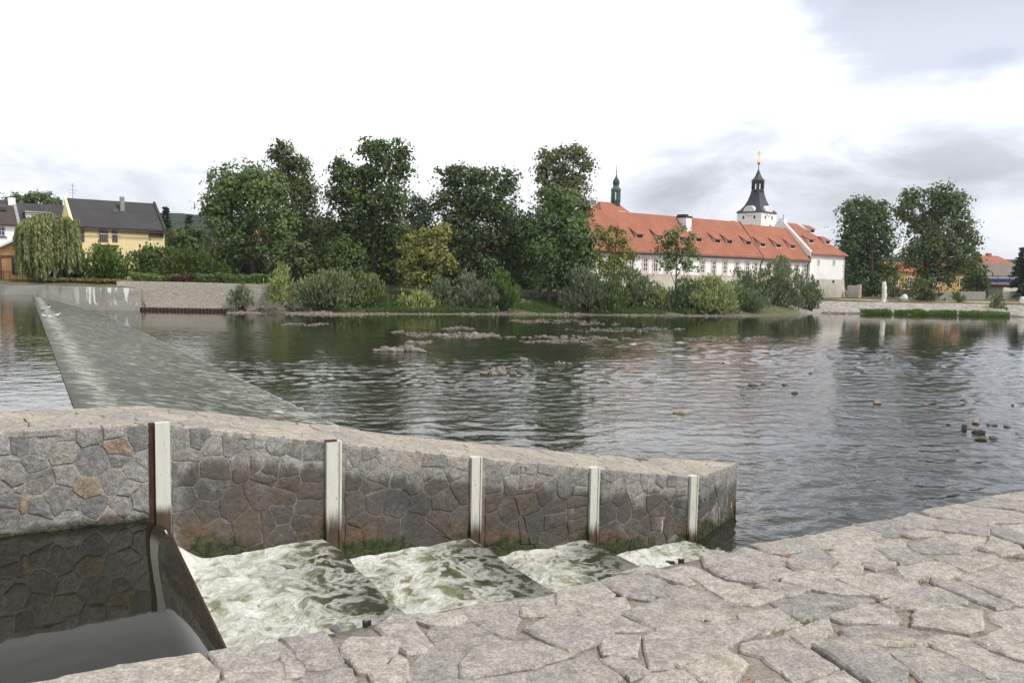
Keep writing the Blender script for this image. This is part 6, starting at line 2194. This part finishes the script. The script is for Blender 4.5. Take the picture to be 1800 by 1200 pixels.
blades('bank_grass', bank_points(640, 1300, 0.7, 6.5, 42000, 1), .48, .06, 'grass', 'band of bright green grass and herbs along the far waterline', 1)
blades('bank_grass', bank_points(410, 640, 1.0, 4.0, 7000, 2), .40, .06, 'grass', 'patches of green weeds on the gravel below the big round willow bush', 2)
blades('lawn_grass', bank_points(1440, 1800, 6.5, 12, 9000, 3), .14, .05, 'dry', 'dry lawn strip behind the stone revetment on the right bank', 3)
for k, (a, b, lab) in enumerate([(1512, 1568, 'leftmost clump of green reeds at the foot of the right revetment'),
                                 (1572, 1612, 'reed clump left of centre at the foot of the right revetment'),
                                 (1606, 1636, 'small low reed clump in the middle of the right reed row'),
                                 (1634, 1682, 'yellow tinged reed clump under the small green bush'),
                                 (1686, 1730, 'long reed clump left of the small olive bush'),
                                 (1726, 1775, 'rightmost reed clump below the pale rock')]):
    P = bank_points(a, b, -.5, 1.4, 2600, 20 + k, .4)
    P[:, 2] = np.maximum(P[:, 2], -.05)
    mid = P[:, 0].mean(); hw = (P[:, 0].max() - P[:, 0].min()) / 2
    keep = np.random.default_rng(k).random(len(P)) < 1.2 - ((P[:, 0] - mid) / hw) ** 2
    o = blades('reed_clump', P[keep], .48, .055, 'grass', lab, 60 + k, .5, 'reeds', None, 'reeds along the right revetment')
    if 'kind' in o: del o['kind']


def low_cover(label, px0, px1, Y0, Y1, n, mat, seed, h=.5):
    r = np.random.default_rng(seed)
    a, b = aty(px0, 495, Y0), aty(px1, 495, Y0)
    X = r.uniform(a[0], b[0], n); Y = r.uniform(Y0, Y1, n)
    hh = h * (0.4 + 1.1 * fbm(X * .9, Y * .9 + seed, 3))
    P = np.stack([X, Y, 2.35 + r.random(n) * hh], -1)
    o = quads_obj('ground_cover', leaf_quads(P, .15, r, .6, 1.5), LM[mat])
    tag(o, label, None, None, 'stuff')


low_cover('low green ground cover on top of the pale stone wall', 228, 300, 72.2, 74.5, 7000, 'olive', 1, .75)
low_cover('reddish ground cover plants on top of the pale stone wall', 285, 345, 72.2, 74.2, 6000, 'red', 2, .65)
low_cover('green and yellow ground cover above the right part of the pale stone wall', 335, 480, 72.2, 75.0, 13000, 'olive', 3, .85)
low_cover('dry low plants on the slope between the willow and the pale wall', 60, 232, 71.8, 73.5, 4000, 'dry', 4, .2)


# ------------------------------------------------------------------ gravel bars and rocks
_ico = None


def icosphere(sub):
    import bmesh
    bm = bmesh.new()
    bmesh.ops.create_icosphere(bm, subdivisions=sub, radius=1.0)
    v = np.array([q.co[:] for q in bm.verts]); f = [[x.index for x in p.verts] for p in bm.faces]
    bm.free()
    return v, np.array(f)


ICO1 = icosphere(1)
ICO2 = icosphere(3)


def pebbles(name, P, S, mat, label, seed):
    r = np.random.default_rng(seed)
    v, f = ICO1
    n, k = len(P), len(v)
    sc = np.stack([S * r.uniform(.8, 1.5, n), S * r.uniform(.7, 1.2, n), S * r.uniform(.45, .8, n)], -1)
    a = r.uniform(0, 6.28, n)
    w = v[None] * r.uniform(.75, 1.2, (n, k, 1)) * sc[:, None]
    x = w[..., 0] * np.cos(a)[:, None] - w[..., 1] * np.sin(a)[:, None]
    y = w[..., 0] * np.sin(a)[:, None] + w[..., 1] * np.cos(a)[:, None]
    V = np.stack([x, y, w[..., 2]], -1) + P[:, None]
    tri = V[:, f].reshape(-1, 3, 3)
    o = quads_obj(name, tri, mat, k=3)
    return tag(o, label, None, None, 'stuff')


def rock_mat(name, a, b2):
    m, t, b, pos = mat_base(name)
    r = t.new('ShaderNodeNewGeometry').outputs['Random Per Island']
    n = t.noise(pos, 9.0, 5, 0.65)
    c = t.mix(t.math('ADD', t.math('MULTIPLY', r, .55), t.math('MULTIPLY', n, .45)), a, b2)
    z = t.new('ShaderNodeSeparateXYZ', {0: pos}).outputs[2]
    t.put(b.inputs['Base Color'], t.mix(t.ramp(z, 0.07, 0.0, 0, .6), c, (.05, .045, .038)))
    b.inputs['Roughness'].default_value = .85
    t.put(b.inputs['Normal'], t.new('ShaderNodeBump', {'Strength': .8, 'Distance': .03, 'Height': n}))
    return m


M_GRAVEL = rock_mat('river_gravel', (0.10, 0.086, 0.073), (0.25, 0.215, 0.18))
M_ROCK = rock_mat('pale_rock', (0.12, 0.108, 0.095), (0.25, 0.228, 0.20))
M_DROCK = rock_mat('dark_rock', (0.045, 0.043, 0.042), (0.10, 0.095, 0.09))
M_TAN = rock_mat('tan_rock', (0.20, 0.15, 0.10), (0.34, 0.26, 0.18))
M_LIME = rock_mat('white_stone', (0.55, 0.53, 0.50), (0.78, 0.76, 0.73))

BARS = [(970, 564.5, 82, 3.2), (1050, 569, 40, 2), (1095, 579.5, 112, 3.2), (803, 577, 28, 2.2), (818, 590, 60, 4.0), (970, 592.5, 95, 1.8), (980, 600, 70, 2.4),
        (1060, 596, 90, 1.8), (697, 583, 10, 1.5), (735, 588, 24, 4), (1285, 596, 85, 5), (536, 570, 42, 2.2), (596, 570, 9, 1.2), (1290, 655, 0, 0), (735, 602, 26, 3)]


def build_gravel():
    r = np.random.default_rng(9)
    labs = ['long gravel bar nearest the far bank', 'thin gravel spit right of the far bar', 'broad gravel bar in the right middle of the river', 'short gravel bar left of the far bar',
            'stony bar with larger stones in the middle of the river', 'line of pebbles right of the stony bar', 'sparse pebble line below the stony bar', 'faint pebble line ending the right bar',
            'tiny heap of pebbles above the reddish rock pile', 'scattered pebbles right of the reddish rock pile', 'wide shoal of pebbles on the right before the chateau reflection',
            'narrow gravel bar on the left below the willow bushes', 'tiny gravel islet right of the left bar', '', 'shallow stones around the reddish rock pile']
    for k, (cx, cy, rx, ry) in enumerate(BARS):
        if rx == 0: continue
        n = int(rx * 9 + ry * 40)
        a = r.uniform(0, 6.28, n); q = np.sqrt(r.random(n))
        px = cx + rx * q * np.cos(a); py = cy + ry * q * np.sin(a) + 1.2 * np.sin(px * .13)
        keep = fbm(px * .09 + k * 9, py * .4, 3) > .36
        P = np.array([onz(x, y, 0.0) for x, y in zip(px[keep], py[keep])])
        S = r.gamma(2.0, .017, len(P)) + .02
        if k == 4: S *= 1.6
        P[:, 2] = r.uniform(-.04, .012, len(P)) * 1.0
        pebbles('gravel_bar', P, S, M_GRAVEL, labs[k], 70 + k)
    P = bank_points(400, 640, -2.2, 2.2, 1500, 33, .5); S = r.gamma(2, .035, len(P)) + .04
    P[:, 2] = np.maximum(P[:, 2], -.06) + .02
    pebbles('shore_gravel', P, S, M_GRAVEL, 'gravel and stones along the shore below the big round willow bush', 90)
    P = bank_points(640, 1310, -.5, 1.0, 1100, 34, .5); S = r.gamma(2, .028, len(P)) + .03
    P[:, 2] = np.maximum(P[:, 2], -.06) + .02
    pebbles('shore_gravel', P, S, M_GRAVEL, 'thin line of pale stones along the far waterline', 91)
    P = bank_points(1445, 1800, -.2, 1.0, 900, 35, .5); S = r.gamma(2, .03, len(P)) + .04
    P[:, 2] = np.maximum(P[:, 2], -.06) + .02
    pebbles('shore_gravel', P, S, M_GRAVEL, 'stones at the foot of the right revetment', 92)
    p = [onz(x, y, 1.0) for x, y in [(905, 530), (950, 532), (985, 533)]]
    P = bank_points(900, 1000, 4.5, 9.5, 700, 36, .2); S = r.gamma(2, .07, len(P)) + .06
    P[:, 2] += .08
    pebbles('stone_scree', P, S, M_GRAVEL, 'bare stony patch on the bank beneath the slender pale stem', 93)


build_gravel()


def rock_mesh(c, sx, sy, sz, seed, lumps=1):
    v, f = ICO2
    r = np.random.default_rng(seed)
    V, F = [], []
    for k in range(lumps):
        o = np.zeros(3)
        s = np.array([sx, sy, sz])
        if lumps > 1:
            o = np.array([r.normal(0, .42) * sx, r.normal(0, .4) * sy, 0]); s = s * r.uniform(.20, .40); s[2] = sz * r.uniform(.5, 1.25) * (1 - .5 * abs(o[0]) / sx)
        nx = r.uniform(0, 90, 3)
        rad = .62 + .75 * fbm(v[:, 0] * 1.3 + nx[0], v[:, 1] * 1.3 + v[:, 2] * 1.7 + nx[1], 3)
        # a few flat faces
        for _ in range(11):
            d = unit(r.normal(0, 1, 3)); h = r.uniform(.48, .8)
            pr = (v * rad[:, None]) @ d
            rad = np.where(pr > h, rad * h / np.maximum(pr, 1e-3), rad)
        a = r.uniform(0, 6.28)
        w = v * rad[:, None] * s
        w = np.stack([w[:, 0] * 1, w[:, 1], w[:, 2]], -1)
        b = len(V) if False else sum(len(q) for q in V)
        V.append(w + c + o); F.append(f + b)
    return np.concatenate(V), np.concatenate(F)


ROCKS = [  # px centre, py base, width, height in px of the photograph
    (703, 618, 60, 15, 'p', 'big reddish grey heap of broken rock left of the river middle', 'rock_heap', 20),
    (880, 659, 52, 15, 'p', 'pale heap of rocks in the centre of the river', 'rock_heap', 14),
    (853, 657, 22, 6, 'p', 'low flat rock touching the left side of the central heap', 'river_rock', 1),
    (920, 634, 14, 8, 'p', 'single rounded rock just above the central heap', 'river_rock', 1),
    (982, 640, 24, 7, 'p', 'small cluster of pale rocks right of the rounded rock', 'rock_heap', 4),
    (1001, 639, 10, 3, 'p', 'flat pale stone at the right end of the small cluster', 'river_rock', 1),
    (965, 648, 11, 4, 'p', 'tiny pale rock below the small cluster', 'river_rock', 1),
    (1198, 728, 27, 9, 't', 'brown flat topped rock nearest to the dividing wall', 'river_rock', 1),
    (1323, 678, 18, 8, 'd', 'dark rock in the middle of the cluster of flat stones', 'river_rock', 1),
    (1398, 692, 13, 6, 'd', 'dark pointed rock right of the cluster of flat stones', 'river_rock', 1),
    (1306, 695, 9, 4, 'd', 'small dark rock below the cluster of flat stones', 'river_rock', 1),
    (1230, 685, 6, 4, 't', 'small tan rock above the brown flat topped rock', 'river_rock', 1),
    (1259, 633, 8, 4, 'd', 'lone dark rock far out on the smooth bright water', 'river_rock', 1),
    (1543, 710, 16, 7, 't', 'tan rock standing alone right of the river middle', 'river_rock', 1),
    (1629, 713, 15, 4, 't', 'low yellowish rock right of the lone tan rock', 'river_rock', 1),
    (1719, 745, 13, 8, 't', 'rounded tan boulder behind the black stump', 'river_rock', 1),
    (1695, 756, 9, 11, 's', 'black upright stump standing in the water', 'wooden_stump', 1),
    (1722, 761, 20, 10, 'd', 'big dark rock right of the black stump', 'river_rock', 1),
    (1728, 773, 22, 8, 'd', 'flat dark rock lowest of the right group', 'river_rock', 1),
    (1748, 770, 19, 5, 'd', 'long low dark rock at the right of the flat one', 'river_rock', 1),
    (1773, 750, 13, 6, 'p', 'pale flat rock at the right behind the dark group', 'river_rock', 1),
    (1749, 748, 10, 4, 'd', 'small dark rock between the tan boulder and the pale flat rock', 'river_rock', 1),
    (1668, 747, 8, 4, 'd', 'small dark rock left of the black stump', 'river_rock', 1),
    (1797, 771, 12, 4, 'd', 'dark rock cut by the right edge', 'river_rock', 1),
]
FLAT = [(1302, 681, 13, 3), (1317, 683, 10, 3), (1328, 683, 9, 3), (1339, 684, 11, 3), (1343, 676, 11, 3), (1349, 680, 13, 3), (1380, 677, 14, 4), (1398, 682, 11, 3)]
SPECKS = [(1237, 630, 8, 2), (1684, 707, 7, 3), (1696, 711, 7, 3), (1693, 703, 9, 3), (1781, 712, 6, 3), (1707, 754, 6, 3), (1738, 746, 5, 3), (1790, 763, 9, 3), (1425, 656, 6, 2), (1368, 660, 7, 2), (1462, 660, 7, 2), (1272, 638, 5, 2), (1562, 694, 6, 2), (1650, 686, 5, 2)]


FLAT_L = ['leftmost flat stone of the cluster just above the water', 'second flat stone from the left in front of the dark cluster rock', 'flat stone straight below the dark cluster rock',
          'fourth flat stone in the front line of the cluster', 'flat stone behind the right side of the dark cluster rock', 'rightmost long flat stone of the cluster', 'lone flat stone right of the cluster and farther out', 'thin flat stone just above the dark pointed rock']
SPECK_L = ['tiny thin stone left of the lone dark rock far out', 'tiny stone on the left of three specks right of the low yellowish rock', 'tiny stone lowest of three specks right of the low yellowish rock',
           'tiny flat stone topmost of three specks right of the low yellowish rock', 'tiny stone alone on the bright water near the right edge', 'tiny stone between the black stump and the big dark rock', 'tiny stone just above the big dark rock',
           'tiny flat stone above the dark rock cut by the right edge', 'tiny stone far out behind the dark pointed rock', 'tiny stone far out behind the lone flat stone', 'tiny stone far out right of the other distant specks',
           'tiny stone just right of the lone dark rock far out', 'tiny stone up and right of the lone tan rock', 'tiny stone above the low yellowish rock']


def add_rock(px, py, w, h, mat, label, name, lumps, seed, group):
    p = onz(px, py, 0.0)
    k = float((p - EYE) @ _F) / FPX
    sx, sz = w * k / 2 * 1.25, h * k * (0.95 if w > 12 else 0.75)
    p = p + np.array([0, sx * .4, 0])
    V, F = rock_mesh(np.array([p[0], p[1], 0.0]), sx, sx * .75 if lumps == 1 else sx * .6, sz, seed, lumps)
    o = mk(name, V, F, mat, None, origin=(p[0], p[1], -0.05), smooth=False)
    return tag(o, label, 'rock' if name != 'wooden_stump' else 'stump', group)


MR = {'p': M_ROCK, 'd': M_DROCK, 't': M_TAN, 's': M_DROCK}
for k, (px, py, w, h, mt, lab, nm, lumps) in enumerate(ROCKS):
    if nm == 'wooden_stump':
        p = onz(px, py, 0.0); kk = float((p - EYE) @ _F) / FPX
        m = MB()
        r0 = w * kk / 2
        m.loft([[(x + .01 * (i % 3), y, z) for i, (x, y, z) in enumerate(ring((p[0], p[1], 0), r0 * s, 7, .3, zz))] for s, zz in ((1.1, -.2), (1.0, .05), (.92, h * kk * .8), (.6, h * kk))])
        tag(m.build('wooden_stump', M_DROCK), lab, 'stump')
        continue
    add_rock(px, py, w, h, MR[mt], lab, nm, lumps, 800 + k, 'rocks standing in the river')
for k, (px, py, w, h) in enumerate(FLAT):
    add_rock(px, py, w, h, M_ROCK if k % 2 else M_DROCK, FLAT_L[k], 'flat_stone', 1, 900 + k, 'flat stones just above the water')
for k, (px, py, w, h) in enumerate(SPECKS):
    add_rock(px, py, w, h, M_DROCK, SPECK_L[k], 'small_stone', 1, 950 + k, 'tiny stones in the shallows')


# ------------------------------------------------------------------ things on the right bank
def right_things():
    p = aty(1553, 531, 103.0); p[2] = gz(p) - .05
    root = empty('stone_pillar', p, 'tall rough white stone pillar standing on the right bank', 'sculpture')
    k = 103 / FPX
    r = np.random.default_rng(4)
    m = MB(); rings = []
    H = 35.5 * k
    for t in np.linspace(0, 1, 10):
        rad = 4.1 * k * (1.0 - .10 * t) * (1 if t < .97 else .7)
        c = np.array([p[0] + .05 * math.sin(t * 5), p[1], 0])
        rings.append([(x + r.normal(0, .025), y + r.normal(0, .025), p[2] + .08 + t * H) for x, y, z in ring(c, rad, 9, .2)])
    m.loft(rings); m.build('shaft', M_LIME, root)
    m = MB(); m.box(frame(p, (1, 0), (0, 1)), -.42, .42, -.42, .42, -.2, .14); m.build('base', M_LIME, root)
    for px, py, w, h, Y, lab, mt in ((1588, 527, 14, 9, 107, 'white rough boulder sculpture near the foot of the big right poplar', M_LIME), (1749, 531, 11, 8, 104, 'pale round rock behind the small olive bush', M_LIME),
                                     (1798, 537, 11, 16, 104, 'large pale standing stone at the right edge', M_LIME)):
        q = aty(px, py, Y); kk = Y / FPX; q[2] = gz(q)
        V, F = rock_mesh(np.array([q[0], q[1], q[2] + h * kk * .3]), w * kk * .6, w * kk * .45, h * kk * .75, int(px), 1)
        if px == 1588:
            b = MB(); b.box(frame(q, (1, 0), (0, 1)), -.45, .45, -.4, .4, -.1, .35)
            V2 = np.array(b.v); F2 = [list(f) for f in b.f]
            rt = empty('boulder_sculpture', q, lab, 'sculpture')
            mk('boulder', V + np.array([0, 0, .25]), F, mt, rt); mk('pedestal', V2, F2, M_CONC, rt)
        else:
            tag(mk('standing_stone', V, F, mt, None, origin=q), lab, 'rock')


right_things()


# ------------------------------------------------------------------ birds on the weir
def bird(px, py, label, dark, seed, name='gull'):
    r = np.random.default_rng(seed)
    # the weir surface near the crest
    p = onz(px, py, 1.08)
    a = r.uniform(-.6, .6) + (math.pi if r.random() < .5 else 0)
    d = np.array([math.cos(a), math.sin(a), 0])
    root = empty(name, p, label, 'bird', 'birds resting on the weir crest')
    root.scale = (.6, .6, .6)
    p = p - np.array([0, 0, 0.0])
    d = d * 1.0
    prof = [(-.26, .012, .17), (-.20, .03, .165), (-.10, .075, .155), (.02, .092, .155), (.10, .078, .175), (.145, .048, .225), (.165, .046, .262), (.20, .050, .280), (.235, .038, .278), (.255, .016, .270), (.30, .004, .262)]
    rings = []
    for x, rad, z in prof:
        c = p + d * x + np.array([0, 0, z])
        s = np.array([-d[1], d[0], 0])
        rings.append([c + s * rad * math.cos(q) + np.array([0, 0, 1.0]) * rad * 1.05 * math.sin(q) for q in np.arange(8) * math.pi / 4])
    m = MB(); m.loft(rings)
    m.build('body', M_LANTERN if dark else M_FRAME, root, smooth=True)
    for sd in (-1, 1):
        s = np.array([-d[1], d[0], 0]) * sd
        m = MB()
        A = p + d * .09 + s * .080 + np.array([0, 0, .19]); B = p + d * -.06 + s * .098 + np.array([0, 0, .20]); Cc = p - d * .30 + s * .03 + np.array([0, 0, .185]); D = p - d * .05 + s * .10 + np.array([0, 0, .12])
        V = [A, B, Cc, D]; V += [q - s * .012 for q in V]
        m.add(V, [(0, 1, 2, 3), (7, 6, 5, 4), (0, 4, 5, 1), (1, 5, 6, 2), (2, 6, 7, 3), (3, 7, 4, 0)])
        m.build('wing', M_STEEL if not dark else M_WOOD, root)
        m = MB(); m.tube([p + s * .03 + np.array([0, 0, .08]), p + s * .03 + np.array([0, 0, -.03])], .007, 4); m.build('leg', M_ORANGE, root)


bird(85, 543, 'white gull farthest up the weir crest', False, 1)
bird(78, 559, 'white gull on the weir edge nearest the upper water', False, 2)
bird(89, 561, 'white gull lowest of the white birds on the weir', False, 3)
bird(100, 557, 'white gull rightmost on the weir face', False, 4)
bird(74, 550, 'dark duck on the weir edge beside the gulls', True, 5, 'duck')
bird(88, 540, 'dark duck behind the farthest gull', True, 6, 'duck')


# ------------------------------------------------------------------ small things on the paving
def small_things():
    for k, (px, py, n, lab, mt) in enumerate([(1632, 1020, 240, 'yellowish grass tuft in a joint near the middle of the right paving', 'dry'), (1790, 979, 300, 'straw coloured grass tuft at the right edge of the paving', 'dry'),
                                              (1474, 1070, 190, 'green grass tuft in the joint left of the large flat stone', 'grass'), (1408, 1090, 130, 'low green tuft beside the small wedge stone', 'grass'),
                                              (1362, 1110, 70, 'thin mossy tuft farthest left of the paving tufts', 'dry')]):
        r = np.random.default_rng(60 + k)
        p = onz(px, py, PAVE_Z)
        P = p + np.stack([r.normal(0, .045, n), r.normal(0, .022, n), np.full(n, -.025)], -1)
        P = P[:len(P) * 3 // 5]
        o = blades('grass_tuft', P, .040, .004, mt, lab, 300 + k, .8, 'grass tuft', None, 'grass tufts in the paving joints')
        if 'kind' in o: del o['kind']
    mo = simple('dry_leaf', (.42, .14, .05), .7, .2, 20)
    for k, (px, py, lab) in enumerate([(1316, 1194, 'small reddish fallen leaf at the bottom edge'), (1607, 1193, 'small orange fallen leaf beside the dark joint at bottom right'), (1383, 979, 'tiny orange fallen leaf near the end of the wall')]):
        p = onz(px, py, PAVE_Z + .03)
        a = .5 + k; L, W = .017, .008
        d = np.array([math.cos(a), math.sin(a), 0]); s = np.array([-d[1], d[0], 0])
        up = np.array([0, 0, 1.0])
        T = [p - d * L, p + s * W - d * .004 + up * .008, p + d * L + up * .004, p - s * W - d * .004 + up * .010, p + up * .001]
        V = T + [q - up * .0012 for q in T]
        F = [(4, 0, 1), (4, 1, 2), (4, 2, 3), (4, 3, 0), (9, 6, 5), (9, 7, 6), (9, 8, 7), (9, 5, 8)]
        tag(mk('fallen_leaf', V, F, mo), lab, 'leaf', 'fallen leaves on the paving')
    p = onz(589, 1111, PAVE_Z + .01)
    V, F = rock_mesh(np.array([p[0], p[1], PAVE_Z + .028]), .030, .024, .030, 5, 1)
    tag(mk('loose_stone', V, F, simple('violet_grey_stone', (.19, .17, .18), .8, .2, 30)), 'small rounded grey stone lying on the paving edge above the foam', 'stone')


small_things()


# ------------------------------------------------------------------ thin summer haze
def build_haze():
    m = bpy.data.materials.new('haze_air')
    m.use_nodes = True
    nt = m.node_tree
    nt.nodes.clear()
    v = nt.nodes.new('ShaderNodeVolumePrincipled')
    v.inputs['Color'].default_value = (0.80, 0.88, 1.0, 1)
    v.inputs['Density'].default_value = 0.00016
    v.inputs['Anisotropy'].default_value = 0.2
    out = nt.nodes.new('ShaderNodeOutputMaterial')
    nt.links.new(v.outputs[0], out.inputs['Volume'])
    b = MB()
    b.box(frame((0, 0, 0), (1, 0), (0, 1)), -760, 700, -60, 1080, -4.0, 110.0)
    tag(b.build('haze', m), 'thin pale summer haze in the air', None, None, 'stuff')


build_haze()
